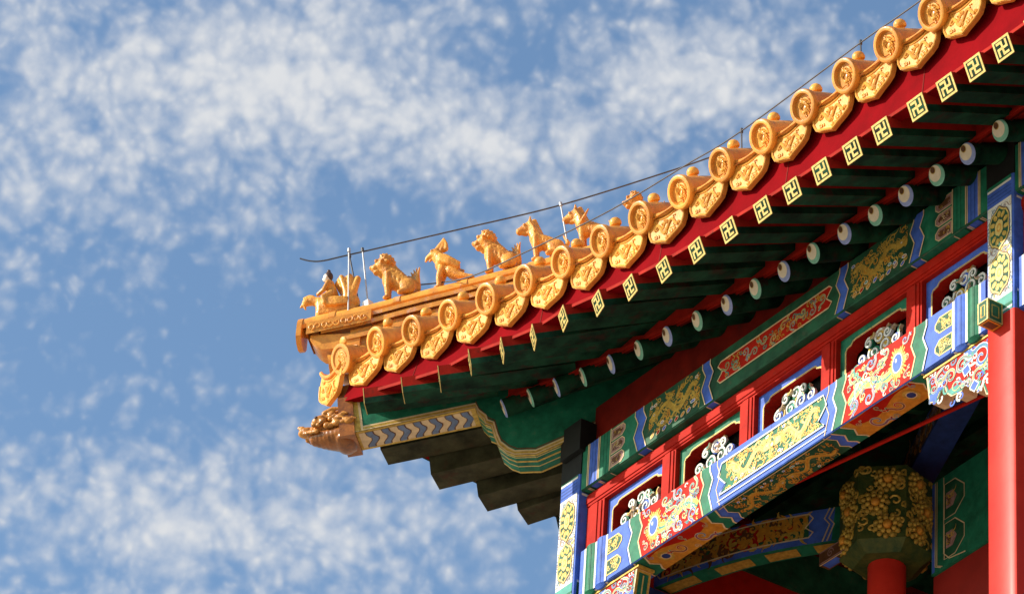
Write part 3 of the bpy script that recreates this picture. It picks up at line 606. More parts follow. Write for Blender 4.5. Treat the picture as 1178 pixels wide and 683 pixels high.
mb.loft([c + n * .06 + Vector((0, 0, zt)) for c, n in zip(C_, nn)], [c - n * .06 + Vector((0, 0, zt)) for c, n in zip(C_, nn)], 'blue_dark')
class Bent(Paint):          # the same coats, laid on the curved front
    def P(s, q, l):
        x = min(max(q[0], 0), TT - 1e-4); i = max(k for k in range(len(S_)) if S_[k] <= x); i = min(i, len(S_) - 2); u = (x - S_[i]) / (S_[i + 1] - S_[i])
        return C_[i].lerp(C_[i + 1], u) + nn[i].lerp(nn[i + 1], u) * (.06 + .0011 * l + s.k) + Vector((0, 0, q[1]))
F = Bent(mb, (0, 0, 0), (1, 0, 0), (0, 0, 1), (0, 0, 1))
top = [(.14 + .95 * k / 24, zt - .02) for k in range(25)]; bot = [(1.09 - .95 * k / 24, zb + .04) for k in range(25)]; zm = (zt + zb) / 2
ring = top + [(1.115, zt - .05), (1.07, zm), (1.115, zb + .07)] + bot + [(.115, zb + .07), (.16, zm), (.115, zt - .05)]
for k in range(24): F.poly([top[k], top[k + 1], bot[23 - k], bot[24 - k]], 'green_mid', 1)
F.line(ring, .009, 'cream', 3, True); curls(F, .17, 1.06, zb + .05, zt - .03, 150, 31, ['orange', 'orange', 'gold', 'brown', 'red'], 1.6, (.02, .04), None, .5)
for x in (1.19, 1.215): F.line([(x + .02, zt), (x - .01, zm + .04), (x + .02, zm), (x - .02, zb)], .008, 'cream', 3)
F.poly([(1.22, zb), (1.24, zt), (TT, zt), (TT, zb)], 'green', 2)
rng = random.Random(3)
for k in range(12):
    i = 3 + 2 * k
    if i + 2 < len(C_) and k % 3 != 2: mb.loft([C_[i + j] + nn[i + j] * .035 + Vector((0, 0, zb - .003)) for j in range(3)], [C_[i + j] - nn[i + j] * .045 + Vector((0, 0, zb - .003)) for j in range(3)], 'gold')
part(mb, 'curved_beam')
mb = MB()                                                    # hexagonal capital wrapped in gilded lotus relief
KX, KY, KZ0, KZ1, KR = 1.44, 1.15, 13.45, 13.96, .262
hexp = [(KX + KR * math.cos(math.pi / 6 + k * math.pi / 3 + .25), KY + KR * math.sin(math.pi / 6 + k * math.pi / 3 + .25)) for k in range(6)]
low_ = [(KX + .72 * (x - KX), KY + .72 * (y - KY)) for x, y in hexp]
mb.prism(hexp, (0, 0, KZ1), (1, 0, 0), (0, 1, 0), (0, 0, 1), KZ1 - KZ0 - .055, 'gilt_ground')
for k in range(6): mb.add([(*hexp[k], KZ0 + .055), (*hexp[(k + 1) % 6], KZ0 + .055), (*low_[(k + 1) % 6], KZ0), (*low_[k], KZ0)], [(0, 1, 2, 3)], 'gilt_ground')
mb.add([(*p, KZ0) for p in low_], [tuple(range(6))], 'gilt_ground')
rng = random.Random(12)
for k in range(6):
    a_, b_ = Vector((*hexp[k], 0)), Vector((*hexp[(k + 1) % 6], 0)); U = (b_ - a_).normalized(); N_ = Vector((U.y, -U.x, 0)); w = (b_ - a_).length
    at = lambda u, z, d=0: a_ + U * min(w - .004, max(.004, u)) + Vector((0, 0, min(KZ1 - .004, max(KZ0 + .06, z)))) + N_ * d
    for row in range(3):
        cu, cz = w * (.36 if (row + k) % 2 else .62), KZ0 + .13 + .145 * row
        for ring, (n, rr, m) in enumerate(((11, .066, 'bronze'), (8, .042, 'gold'), (1, 0, 'orange'))):
            for q in range(n):
                an = 6.283 * q / n + ring; mb.ball(at(cu + rr * math.cos(an), cz + rr * math.sin(an), .004 + .006 * ring), (.017, .017, .016) if ring < 2 else (.028, .028, .028), m, 7, 5)
    for q in range(44):
        u, z, a0, fl, rr = rng.uniform(.01, w - .01), rng.uniform(KZ0 + .07, KZ1 - .01), rng.uniform(0, 6.28), rng.choice((-1, 1)), rng.uniform(.018, .036)
        mb.tube([at(u + rr * (1 - .7 * t) * math.cos(a0 + fl * 5.5 * t), z + rr * (1 - .7 * t) * math.sin(a0 + fl * 5.5 * t), .003) for t in [i / 8 for i in range(9)]], .0065, rng.choice(['bronze', 'gold', 'bronze']), 5)
part(mb, 'gilded_capital')
mb = MB(); mb.tube([(KX, KY, FLOOR + .1), (KX, KY, KZ0 - .002)], .105, 'red_column', 20); part(mb, 'inner_column')
mb = MB(); a_, b_ = Vector((1.64, 1.36, 13.655)), Vector((2.76, 1.33, 13.655)); mb.obox(a_, b_, .12, .58, 'green')
U = (b_ - a_).normalized(); N_ = Vector((U.y, -U.x, 0)); P = Paint(mb, a_ + N_ * .06, U, (0, 0, 1), N_)
P.rect(.005, .03, -.28, .28, 'blue', 1)
for x in (.035, .05): P.line([(x, .28), (x, -.25), (x + .05, -.275)], .007, 'cream', 2)
P.line([(.11, .28), (.11, -.2), (.16, -.25), (.3, -.27)], .007, 'cream', 2)
for v in (-.13, .12):
    q = [(.115, v - .11), (.21, v - .11), (.29, v - .04), (.29, v + .04), (.21, v + .11), (.115, v + .11)]; P.poly(q, 'green_mid', 1); P.line(q, .007, 'cream', 2, True); P.poly([(.13, v - .05), (.19, v - .05), (.225, v), (.19, v + .05), (.13, v + .05)], 'pink', 2); curls(P, .135, .2, v - .03, v + .03, 8, 4, ['brown', 'gold'], 3)
P.rect(.5, 1.1, -.28, .28, 'blue_dark', 1); part(mb, 'inner_beam')
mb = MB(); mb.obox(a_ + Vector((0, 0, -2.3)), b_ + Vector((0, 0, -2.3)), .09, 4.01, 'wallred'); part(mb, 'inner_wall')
mb = MB(); a_, b_ = Vector((.9, 1.6, 14.16)), Vector((2.9, .75, 14.16)); mb.obox(a_, b_, .16, .16, 'blue_dark'); U = (b_ - a_).normalized(); N_ = Vector((U.y, -U.x, 0))
P = Paint(mb, a_ + N_ * .08, U, (0, 0, 1), N_); P.rect(.3, 1.9, -.06, .06, 'brown', 1); curls(P, .3, 1.9, -.055, .055, 110, 8, ['orange', 'orange', 'pink', 'blue_grey'], 2, (.018, .03), None, .4); part(mb, 'inner_beam')
mb = MB(); mb.tube([(1.05, .10, 13.45), (3.25, .46, 13.45)], .011, 'red', 8); part(mb, 'tie_rod')
mb = MB()
mb.box(1.12, 1.52, .93, 1.0, 13.52, 13.60, 'brown'); P = Paint(mb, (1.12, .93, 13.52), (1, 0, 0), (0, 0, 1), (0, -1, 0)); P.line([(.005, .005), (.395, .005), (.395, .075), (.005, .075)], .007, 'pink', 1, True); P.spiral(.1, .04, .03, 0, 1.5, .008, 'pink', 1); P.spiral(.28, .04, .03, 1, 1.5, .008, 'pink', 1, flip=-1)
P = Paint(mb, (1.12, .93, 13.52), (1, 0, 0), (0, 1, 0), (0, 0, -1)); P.rect(.02, .14, .01, .06, 'blue', 1); P.rect(.16, .25, .01, .06, 'green', 1); P.rect(.27, .38, .01, .06, 'blue', 1); P.line([(0.003, .003), (.397, .003)], .006, 'cream', 2); part(mb, 'inner_bracket')
mb = MB()
for k in range(5):
    p0 = Vector((1.35 + .28 * k, .30, 14.02 + .02 * (k % 2))); mb.obox(p0, p0 + Vector((-.06, .75, .22)), .055, .07, 'green_dark', mats={'side': 'green_dark', 'start': 'cream', 'bottom': 'green_dark'})
    P = Paint(mb, p0 + Vector((0, .05, -.035)), (1, 0, 0), Vector((-.06, .75, .22)).normalized(), Vector((0, .28, -.96))); P.line([(-.022, 0), (-.022, .6)], .006, 'gold', 1); P.line([(.022, 0), (.022, .6)], .006, 'gold', 1)
part(mb, 'bracket_arms')

# ------------------------------------------------------------------ roof: eave line of the front slope
TD = [(-.842, -1.08, 15.017), (-.542, -1.03, 15.003), (-.229, -.985, 14.941), (.10, -.95, 14.895), (.445, -.925, 14.838), (.777, -.895, 14.80), (1.13, -.885, 14.741), (1.493, -.88, 14.688), (1.857, -.88, 14.645), (2.216, -.88, 14.617), (2.575, -.88, 14.594), (2.930, -.88, 14.574), (3.275, -.88, 14.568), (3.615, -.88, 14.566), (3.955, -.88, 14.562), (4.305, -.88, 14.55), (4.66, -.88, 14.545), (5.01, -.88, 14.545)]
TX = [p[0] for p in TD]
tY = lambda x: interp(x, TX, [p[1] for p in TD]) if x < 5 else -.88
tZ = lambda x: interp(x, TX, [p[2] for p in TD]) if x < 5 else 14.545
RD = [(-.646, -1.0, 14.665), (-.32, -.95, 14.60), (-.015, -.90, 14.546), (.247, -.87, 14.539), (.526, -.84, 14.490), (.795, -.814, 14.452), (1.069, -.805, 14.440), (1.394, -.801, 14.374), (1.693, -.80, 14.321), (1.999, -.80, 14.274), (2.290, -.80, 14.243), (2.569, -.80, 14.222), (2.857, -.80, 14.195), (3.103, -.80, 14.178), (3.346, -.80, 14.164), (3.595, -.80, 14.151), (3.830, -.80, 14.141), (4.107, -.80, 14.127), (4.332, -.80, 14.120), (4.544, -.80, 14.116), (4.756, -.80, 14.108), (4.99, -.80, 14.105), (5.23, -.80, 14.10)]
RX = [p[0] for p in RD]
rY = lambda x: interp(x, RX, [p[1] for p in RD]) if x < 5.2 else -.80
rZ = lambda x: interp(x, RX, [p[2] for p in RD]) if x < 5.2 else 14.10
ED = [(-.11, -.40, 14.60), (.10, -.36, 14.585), (.316, -.33, 14.56), (.502, -.279, 14.558), (.768, -.275, 14.513), (1.03, -.273, 14.475), (1.296, -.271, 14.432), (1.57, -.27, 14.394), (1.838, -.27, 14.358), (2.09, -.27, 14.332), (2.339, -.27, 14.313), (2.59, -.27, 14.296), (2.853, -.27, 14.278), (3.108, -.27, 14.258), (3.356, -.27, 14.245), (3.604, -.27, 14.236), (3.846, -.27, 14.234), (4.10, -.27, 14.233), (4.35, -.27, 14.233), (4.60, -.27, 14.233), (4.85, -.27, 14.233)]
slf = lambda x: interp(x, [-.7, -.05, .5, 1.1, 2, 9], [.14, .18, .25, .34, .42, .42])
FANX = [-.9, -.4, .2, .85, 1.14, 1.77, 2.6, 3.2, 9]; FANA = [43, 40, 36, 28.5, 20, 11, 3, 0, 0]
fan_e = lambda x: R_(interp(x, [-.1, .24, .50, .77, 1.3, 1.84, 2.34, 3.0, 3.6, 9], [39, 37, 34.5, 29, 19, 14.5, 10.5, 5, 0, 0]))
fan = lambda x: R_(interp(x, FANX, FANA))
SW = lambda p: (p[1], p[0], p[2])                     # the other eave of the corner: swap x and y

def flying_rafter(p, mir=False):
    x, y, z = p; a_ = fan(x); d = Vector((math.sin(a_), math.cos(a_), slf(x))); p0 = Vector(p); p1 = p0 + d * .75
    if mir: p0, p1 = Vector(SW(p0)), Vector(SW(p1))
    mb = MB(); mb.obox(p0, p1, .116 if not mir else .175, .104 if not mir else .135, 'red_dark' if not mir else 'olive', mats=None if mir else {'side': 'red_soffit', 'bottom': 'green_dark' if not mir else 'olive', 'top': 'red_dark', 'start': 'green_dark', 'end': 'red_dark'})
    dn = (p1 - p0).normalized(); sd = dn.cross(Vector((0, 0, 1))).normalized(); u = sd.cross(dn)
    for s in (-1, 1) if not mir else ():      # lower half of the flanks is green
        o = p0 + sd * s * .0585; q = o + (p1 - p0)
        mb.add([o - u * .052, q - u * .052, q - u * .012, o - u * .012], [(0, 1, 2, 3)], 'green_dark' if not mir else 'olive')
    r = part(mb, 'flying_rafter')
    if not mir:
        mb = MB(); P = Paint(mb, p0 - dn * .001, sd, u, -dn); h = .047
        mb.obox(p0 - dn * .004, p0, .118, .106, 'gold_pale'); P.O = p0 - dn * .004
        P.rect(-h, h, -h * .88, h * .88, 'green_dark', 1)
        g_ = .0125; q = .030
        for L in ([(0, -q), (0, q)], [(-q, 0), (q, 0)], [(0, q), (WAN * q, q)], [(0, -q), (-WAN * q, -q)], [(q, 0), (q, -WAN * q)], [(-q, 0), (-q, WAN * q)]):
            (a0, b0), (a1, b1) = L; P.rect(min(a0, a1) - g_ / 2, max(a0, a1) + g_ / 2, min(b0, b1) - g_ / 2, max(b0, b1) + g_ / 2, 'gold_pale', 2)
        part(mb, 'painted_end', r)
    return r
WAN = -1
for p in RD: flying_rafter(p)
for p in RD[:9]: flying_rafter(p, True)

M['eye_green'] = mat('pale_green_paint', (.22, .50, .34), .5, 0, .1, 30); M['eye_blue'] = mat('lilac_blue_paint', (.30, .36, .62), .5, 0, .1, 30); M['eye_white'] = mat('ivory_paint', (.80, .66, .46), .5, 0, .06, 30)
def round_rafter(p, i, mir=False):
    x, y, z = p; a_ = fan_e(x); d = Vector((math.sin(a_), math.cos(a_), .45)); p0 = Vector(p); p1 = p0 + d * .62
    if mir: p0, p1 = Vector(SW(p0)), Vector(SW(p1))
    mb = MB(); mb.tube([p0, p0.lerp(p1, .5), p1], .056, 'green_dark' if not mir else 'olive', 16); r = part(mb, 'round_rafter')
    if not mir:
        dn = (p1 - p0).normalized(); sd = dn.cross(Vector((0, 0, 1))).normalized(); u = sd.cross(dn)
        mb = MB(); c = 'eye_green' if i % 2 == 0 else 'eye_blue'; mb.lathe([(0, -.005), (.052, -.005), (.0565, 0)], p0, dn, c, 24)
        P = Paint(mb, p0 - dn * .005, sd, u, -dn); P.oval(-.003, .010, .043, .042, 'eye_white', 1, 24); P.oval(-.010, .031, .0185, .0195, 'gold', 2, 16); P.oval(-.010, .032, .0155, .0165, 'brown', 3, 16)
        part(mb, 'eye_end', r)
for i, p in enumerate(ED): round_rafter(p, i + 1)
for i, p in enumerate(ED[:7]): round_rafter(p, i, True)

def soffit(D, L, sl, up, mir, m, more=.0):
    mb = MB(); D = D + [(7.6, D[-1][1], D[-1][2])] if not mir else D
    A, B = [], []
    for x, y, z in D:
        a_ = fan_e(x) if more else fan(x); A.append(Vector((x, y + .004, z + up))); B.append(Vector((x + math.sin(a_) * L, y + math.cos(a_) * L, z + up + (sl or slf(x)) * L)))
    if mir: A, B = [Vector(SW(p)) for p in A], [Vector(SW(p)) for p in B]
    mb.loft(A, B, m); mb.loft([p + Vector((0, 0, .02)) for p in A], [p + Vector((0, 0, .02)) for p in B], m); mb.loft(A, [p + Vector((0, 0, .02)) for p in A], m)
    return part(mb, 'soffit_board')
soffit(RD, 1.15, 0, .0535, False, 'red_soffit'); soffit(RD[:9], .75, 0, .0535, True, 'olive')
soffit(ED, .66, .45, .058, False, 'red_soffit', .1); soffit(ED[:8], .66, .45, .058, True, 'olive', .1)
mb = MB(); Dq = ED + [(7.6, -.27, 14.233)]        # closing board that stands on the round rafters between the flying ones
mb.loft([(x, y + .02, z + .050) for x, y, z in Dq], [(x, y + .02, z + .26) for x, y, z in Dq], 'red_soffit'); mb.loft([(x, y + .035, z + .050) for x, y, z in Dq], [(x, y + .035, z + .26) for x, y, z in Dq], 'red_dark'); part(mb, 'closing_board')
# crimson eave fascia under the drip tiles
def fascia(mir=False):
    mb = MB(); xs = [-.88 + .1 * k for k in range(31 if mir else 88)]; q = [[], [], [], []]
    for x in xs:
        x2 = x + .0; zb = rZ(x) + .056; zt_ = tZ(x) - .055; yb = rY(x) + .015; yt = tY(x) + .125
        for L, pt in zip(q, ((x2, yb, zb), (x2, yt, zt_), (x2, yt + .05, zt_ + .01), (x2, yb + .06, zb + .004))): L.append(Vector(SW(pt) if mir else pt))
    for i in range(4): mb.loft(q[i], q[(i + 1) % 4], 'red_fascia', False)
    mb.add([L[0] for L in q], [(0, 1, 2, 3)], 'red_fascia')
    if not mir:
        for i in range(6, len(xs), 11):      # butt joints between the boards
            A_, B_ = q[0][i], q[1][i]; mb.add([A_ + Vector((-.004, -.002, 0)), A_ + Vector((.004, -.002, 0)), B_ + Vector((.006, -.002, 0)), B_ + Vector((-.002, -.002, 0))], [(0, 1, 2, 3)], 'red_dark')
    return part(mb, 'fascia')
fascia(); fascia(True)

# glazed tiles
def make_eave_tile():
    mb = MB(); L = .46
    mb.lathe([(.0, .018), (.066, .018), (.068, .003), (.071, -.004), (.082, -.006), (.090, -.002), (.093, .006), (.093, .026), (.090, .034), (.086, .036), (.086, .30), (.089, .302), (.089, .32), (.085, .322), (.085, L)], (0, 0, 0), (0, 1, 0), 'glaze', 28)
    rng = random.Random(4)
    rel = lambda pts, r: mb.tube([(x, .014 - .003 * math.sin(i), z) for i, (x, z) in enumerate(pts)], r, 'glaze_relief', 6)
    rel([(.004 + .046 * math.cos(t) * (1 - t / 11), .048 * math.sin(t) * (1 - t / 11)) for t in [k * .33 for k in range(26)]], .0062)
    rel([(.035 * math.sin(3 * t) * .6 - .012, .045 - .09 * t) for t in [k / 12 for k in range(13)]], .0055)
    for k in range(20):
        q = rng.uniform(0, 6.28); r0 = rng.uniform(.022, .052); c = (r0 * math.cos(q), r0 * math.sin(q)); rr = rng.uniform(.007, .012); fl = rng.choice((-1, 1))
        rel([(c[0] + rr * (1 - t * .6) * math.cos(q + fl * 5 * t), c[1] + rr * (1 - t * .6) * math.sin(q + fl * 5 * t)) for t in [j / 8 for j in range(9)]], .0036)
    mb.ball((.012, .012, .018), (.013, .008, .012), 'glaze_relief', 8, 6)
    return mb
def make_nail():
    mb = MB(); mb.lathe([(.022, .0), (.020, .012), (.031, .018), (.034, .030), (.030, .046), (.018, .058), (0, .062)], (0, .135, .080), (0, 0, 1), 'glaze_relief', 16); return mb
DRIP = [(-.148, .040), (-.158, -.04), (-.152, -.100), (-.134, -.136), (-.098, -.156), (-.05, -.172), (0, -.192), (.05, -.172), (.098, -.156), (.134, -.136), (.152, -.100), (.158, -.04), (.148, .040)]
ARC = [(.125, .026), (.09, .008), (.045, -.004), (0, -.008), (-.045, -.004), (-.09, .008), (-.125, .026)]
def make_drip():
    mb = MB(); mb.prism(DRIP + ARC, (0, 0, 0), (1, 0, 0), (0, 0, 1), (0, -1, 0), .022, 'glaze_relief', 'glaze')
    full = [(.150, .045)] + ARC + [(-.150, .045)]
    mb.loft([(x, 0.0, z) for x, z in full], [(x, .44, z + .0) for x, z in full], 'glaze', True); mb.loft([(x, 0.02, z - .02) for x, z in full], [(x, .44, z - .02) for x, z in full], 'glaze', True)
    mb.tube([(x * .98, -.008, z - .004) for x, z in full], .0125, 'glaze', 8)
    mb.tube([(x * .955, -.002, z * .95 - .001) for x, z in DRIP[1:-1]], .0065, 'glaze_relief', 6)
    mb.tube([(x * .9, -.002, z - .030) for x, z in full[1:-1]], .0045, 'glaze_relief', 6)
    rng = random.Random(9)
    inside = lambda x, z: abs(x) < .125 and z < -.040 + x * x * 1.6 and z > -.168 + abs(x) * .42
    mb.tube([(-.10 + .20 * t, -.003, -.088 + .030 * math.sin(11 * t) - .012 * math.sin(3.14 * t)) for t in [k / 22 for k in range(23)]], .0085, 'glaze_relief', 6)
    n = 0
    while n < 26:
        x, z = rng.uniform(-.125, .125), rng.uniform(-.165, -.02)
        if not inside(x, z): continue
        n += 1; rr = rng.uniform(.008, .015); q = rng.uniform(0, 6.28); fl = rng.choice((-1, 1))
        mb.tube([(x + rr * (1 - t * .6) * math.cos(q + fl * 5 * t), -.002, z + rr * (1 - t * .6) * math.sin(q + fl * 5 * t)) for t in [j / 8 for j in range(9)]], .0052, 'glaze_relief', 5)
    return mb
rngT = random.Random(21)
def place(o, pos, tilt, roll, rz, ys=1): 
    o.location = Vector(pos) - world_loc(PAV); o.rotation_mode = 'XYZ'
    o.matrix_local = Matrix.Translation(o.location) @ Matrix.Rotation(rz, 4, 'Z') @ Matrix.Rotation(roll, 4, 'Y') @ Matrix.Rotation(tilt, 4, 'X') @ Matrix.Diagonal((1, ys, 1, 1))
TILT = R_(22.5)
tile0 = make_eave_tile().build('eave_tile', PAV, (0, 0, 0)); nail0 = make_nail().build('nail_cap', tile0, (0, 0, 0)); drip0 = make_drip().build('drip_tile', PAV, (0, 0, 0))
first = [True, True]
def put_tile(pos, roll, rz, ys=1):
    if first[0]: o = tile0; first[0] = False
    else:
        o = tile0.copy(); COL.objects.link(o); o.parent = PAV; n = nail0.copy(); COL.objects.link(n); n.parent = o
    place(o, pos, TILT + rngT.uniform(-.035, .035), roll + rngT.uniform(-.045, .045), rz + rngT.uniform(-.04, .04), ys)
def put_drip(pos, roll, rz):
    if first[1]: o = drip0; first[1] = False
    else: o = drip0.copy(); COL.objects.link(o); o.parent = PAV
    place(o, pos, R_(2) + rngT.uniform(-.035, .035), roll + rngT.uniform(-.04, .04), rz + rngT.uniform(-.035, .035))
for k, p in enumerate(TD):
    if k + 1 < len(TD): q = TD[k + 1]
    sl = math.atan2(q[2] - p[2], q[0] - p[0]) if k + 1 < len(TD) else 0
    yaw = R_(interp(p[0], [-.95, 0, 1.2, 9], [2, 1, 0, 0]))
    put_tile(p, -sl, yaw, (.35, .8)[k] if k < 2 else 1)
    if k + 1 < len(TD): put_drip(((p[0] + q[0]) / 2, (p[1] + q[1]) / 2 + .055, (p[2] + q[2]) / 2 - .012), -sl, yaw)
    if 1 < k < 8:
        put_tile(SW(p), sl, -math.pi / 2 - yaw, (.35, .8)[k] if k < 2 else 1); put_drip(SW(((p[0] + q[0]) / 2, (p[1] + q[1]) / 2 + .065, (p[2] + q[2]) / 2 - .012)), sl, -math.pi / 2 - yaw)
put_drip((-1.0, -1.04, 15.005), R_(13), R_(-6))
# roof slopes behind the eave tiles: pan bed and barrel rows up to the hip
rise = lambda d: .42 * d + .085 * d * d
def slope(mir):
    mb = MB(); xs = [-.82 + .12 * k for k in range(26 if mir else 72)]; rows = []
    for x in xs:
        y0 = tY(x) + .03; y1 = min(max(x, y0 + .01), 2.4); rows.append([Vector((x, lerp(y0, y1, j / 8), tZ(x) - .045 + rise(lerp(y0, y1, j / 8) - tY(x)))) for j in range(9)])
    f = (lambda p: Vector(SW(p))) if mir else (lambda p: p)
    for i in range(len(rows) - 1): mb.loft([f(p) for p in rows[i]], [f(p) for p in rows[i + 1]], 'glaze_ridge', True)
    xr = [p[0] for p in TD] + [5.36 + .355 * k for k in range(6)]
    for x in xr[2:9] if mir else xr[2:]:
        y0 = tY(x) + .40; y1 = min(x, 2.4)
        if y1 > y0 + .05: mb.tube([f(Vector((x, lerp(y0, y1, j / 8), tZ(x) + rise(lerp(y0, y1, j / 8) - tY(x)) - .004))) for j in range(9)], .083, 'glaze', 10)
    return part(mb, 'roof_slope')
slope(False); slope(True)
mb = MB(); mb.add([(2.4, 2.4, 17.2), (7.7, 2.4, 16.45), (7.7, 4.3, 14.6), (2.4, 4.6, 14.6), (-.8, 4.4, 14.7), (2.3, 2.4, 17.2)], [(0, 1, 2, 3, 4, 5)], 'glaze_ridge'); part(mb, 'back_slope')

# hip ridge
RS = [-1.174, -1.12, -.98, -.865, -.69, -.49, -.39, -.288, -.11, .10, .45, .8, 1.2, 1.7, 2.4]; RZt = [15.402, 15.427, 15.462, 15.494, 15.558, 15.622, 15.658, 15.694, 15.762, 15.85, 16.03, 16.24, 16.52, 16.92, 17.56]
ridge_z = lambda s: interp(s, RS, RZt)
SN = Vector((1, -1, 0)).normalized()
def sweep(mb, prof, s0, s1, m, step=.07, caps=True):
    n = max(2, int((s1 - s0) / step)); rows = []
    for i in range(n + 1):
        s = lerp(s0, s1, i / n); c = Vector((s, s, ridge_z(s))); rows.append([c + SN * w + Vector((0, 0, h)) for w, h in prof])
    for i in range(n): mb.loft(rows[i], rows[i + 1], m, True)
    if caps: mb.add(rows[0], [tuple(range(len(prof)))], m); mb.add(rows[-1], [tuple(range(len(prof)))], m)
cap = [(.073 * math.cos(math.pi * k / 12), -.073 + .073 * math.sin(math.pi * k / 12)) for k in range(13)]; cap = [(.055, -.088)] + cap + [(-.055, -.088)]
mb = MB(); sweep(mb, cap, -1.165, 2.4, 'glaze')
for s in (-1.05, -.78, -.50, -.22, .07, .36, .66): sweep(mb, [(w * 1.05, h * 1.0 + .003) for w, h in cap], s, s + .028, 'glaze_ridge', .02)
o_cap = part(mb, 'ridge_cap')
mb = MB()
for w, h0, h1, s0 in ((.058, -.080, -.10, -1.10), (.088, -.098, -.128, -1.09), (.066, -.126, -.152, -1.08), (.092, -.15, -.185, -1.07), (.066, -.183, -.50, -.95), (.088, -.225, -.262, -.97), (.092, -.315, -.35, -.80)):
    sweep(mb, [(w, h1), (w, (h0 * .85 + h1 * .15)), (w * .94, h0), (-w * .94, h0), (-w, h0 * .85 + h1 * .15), (-w, h1)], s0, 2.4, 'glaze_ridge')
hr = part(mb, 'hip_ridge')
mb = MB()        # sculpted band, end plate and stepped brackets at the tip of the ridge
sweep(mb, [(.108, -.178), (.112, -.10), (.05, -.085), (-.05, -.085), (-.112, -.10), (-.108, -.178)], -1.13, -.86, 'glaze')
rng = random.Random(2)
for k in range(9):
    s = -1.11 + .027 * k
    for sg in (-1, 1):
        c = Vector((s, s, ridge_z(s) - .14)) + SN * sg * .110; fl = rng.choice((-1, 1)); a0 = rng.uniform(0, 6)
        mb.tube([c + Vector((1, 1, .29)).normalized() * (.022 * (1 - .6 * t) * math.cos(a0 + fl * 6 * t)) + Vector((0, 0, .024 * (1 - .6 * t) * math.sin(a0 + fl * 6 * t))) for t in [q / 9 for q in range(10)]], .0065, 'glaze', 6)
tip = Vector((-1.170, -1.170, ridge_z(-1.17))); FW = Vector((-1, -1, 0)).normalized(); DN = Vector((0, 0, 1))
pl = [(.082 * math.cos(math.pi * k / 10), -.078 + .082 * math.sin(math.pi * k / 10)) for k in range(11)] + [(-.082, -.15), (-.05, -.185), (0, -.20), (.05, -.185), (.082, -.15)]
mb.prism(pl, tip + FW * .012, SN, DN, (FW - DN * .12).normalized(), .03, 'glaze')
for s0, w, h0, h1 in ((-1.115, .080, -.175, -.275), (-1.04, .066, -.19, -.335)):
    pr = [(0, h0), (.0, h0 - .03), (-.03, h1 + .03), (-.07, h1), (-.30, h1), (-.30, h0)]       # (along the ridge outward, up)
    c = Vector((s0, s0, ridge_z(s0)))
    mb.prism([(-a_, b_) for a_, b_ in pr][::-1], c + SN * w, -FW, DN, SN, 2 * w, 'glaze_ridge' if w < .08 else 'glaze')
part(mb, 'ridge_tip', hr)
mb = MB(); q0 = Vector((-1.03, -1.035, 15.055)); mb.tube([q0, q0 + Vector((.10, .12, .03)), q0 + Vector((.26, .34, .12))], .088, 'glaze', 18); part(mb, 'corner_tile')
mb = MB(); mb.obox((-.975, -.975, 14.80), (-.70, -.70, 14.86), .12, .20, 'glaze_dark'); part(mb, 'beam_nose')

# corner beam
mb = MB(); HW = .1
A_ = [(-.925, 14.76), (-.897, 14.553), (-.392, 14.684), (-.378, 14.640), (-.352, 14.600), (-.345, 14.570), (-.318, 14.552), (-.30, 14.47), (-.285, 14.42), (-.25, 14.375), (-.215, 14.352), (-.165, 14.352), (-.13, 14.350), (.0, 14.435), (.125, 14.525), (.40, 14.72), (.40, 15.05), (-.4, 14.92)]
fs = [(s * math.sqrt(2), z) for s, z in A_]; U = Vector((1, 1, 0)).normalized()
mb.prism(fs, SN * HW, U, (0, 0, 1), SN, 2 * HW, 'green', 'green_mid')
F = Paint(mb, SN * HW, U, (0, 0, 1), SN)
low = fs[1:15]
def inset(L, d): return [(x + (d * .35 if 2 < i < 9 else 0), z + d) for i, (x, z) in enumerate(L)]
F.line(inset(low, .010), .022, 'gold', 1); F.line(inset(low, .026), .010, 'cream', 1.5); F.line(inset(low, .004), .007, 'cream', 2)
F.line(inset(low[1:], .040), .007, 'brown', 1.2)
F.poly([(fs[0][0] + .004, 14.755), (fs[1][0] + .004, 14.56), (fs[1][0] + .055, 14.565), (fs[0][0] + .055, 14.765)], 'gold', 2.2); F.poly([(fs[0][0] + .055, 14.765), (fs[1][0] + .055, 14.565), (fs[1][0] + .068, 14.568), (fs[0][0] + .068, 14.77)], 'cream', 2.4)
# chevrons on the underside of the tip
b0, b1 = Vector((-.897, -.897, 14.553)), Vector((-.392, -.392, 14.684)); Ub = (b1 - b0); Lb = Ub.length; Ub.normalize(); Nb = SN.cross(Ub).normalized(); Nb = -Nb if Nb.z > 0 else Nb
B = Paint(mb, b0, Ub, SN, Nb); B.rect(.002, Lb - .002, -HW + .002, HW - .002, 'gold', 1); B.rect(.035, Lb - .03, -HW + .022, HW - .022, 'cream', 2)
CH = [(-.014, -.078), (-.012, -.055), (.018, -.012), (.022, .01), (.0, .045), (-.004, .078)]
B.clip = (.036, Lb - .031, -HW, HW)
n = 7
for k in range(n):
    x = .075 + (Lb - .10) * k / (n - .3)
    B.poly([(x + a_, b_) for a_, b_ in CH] + [(x + .050 + a_, b_) for a_, b_ in CH[::-1]], 'brown', 3)
    B.poly([(x + .006 + a_, b_) for a_, b_ in CH] + [(x + .042 + a_, b_) for a_, b_ in CH[::-1]], 'blue_grey', 3.5)
B.clip = None
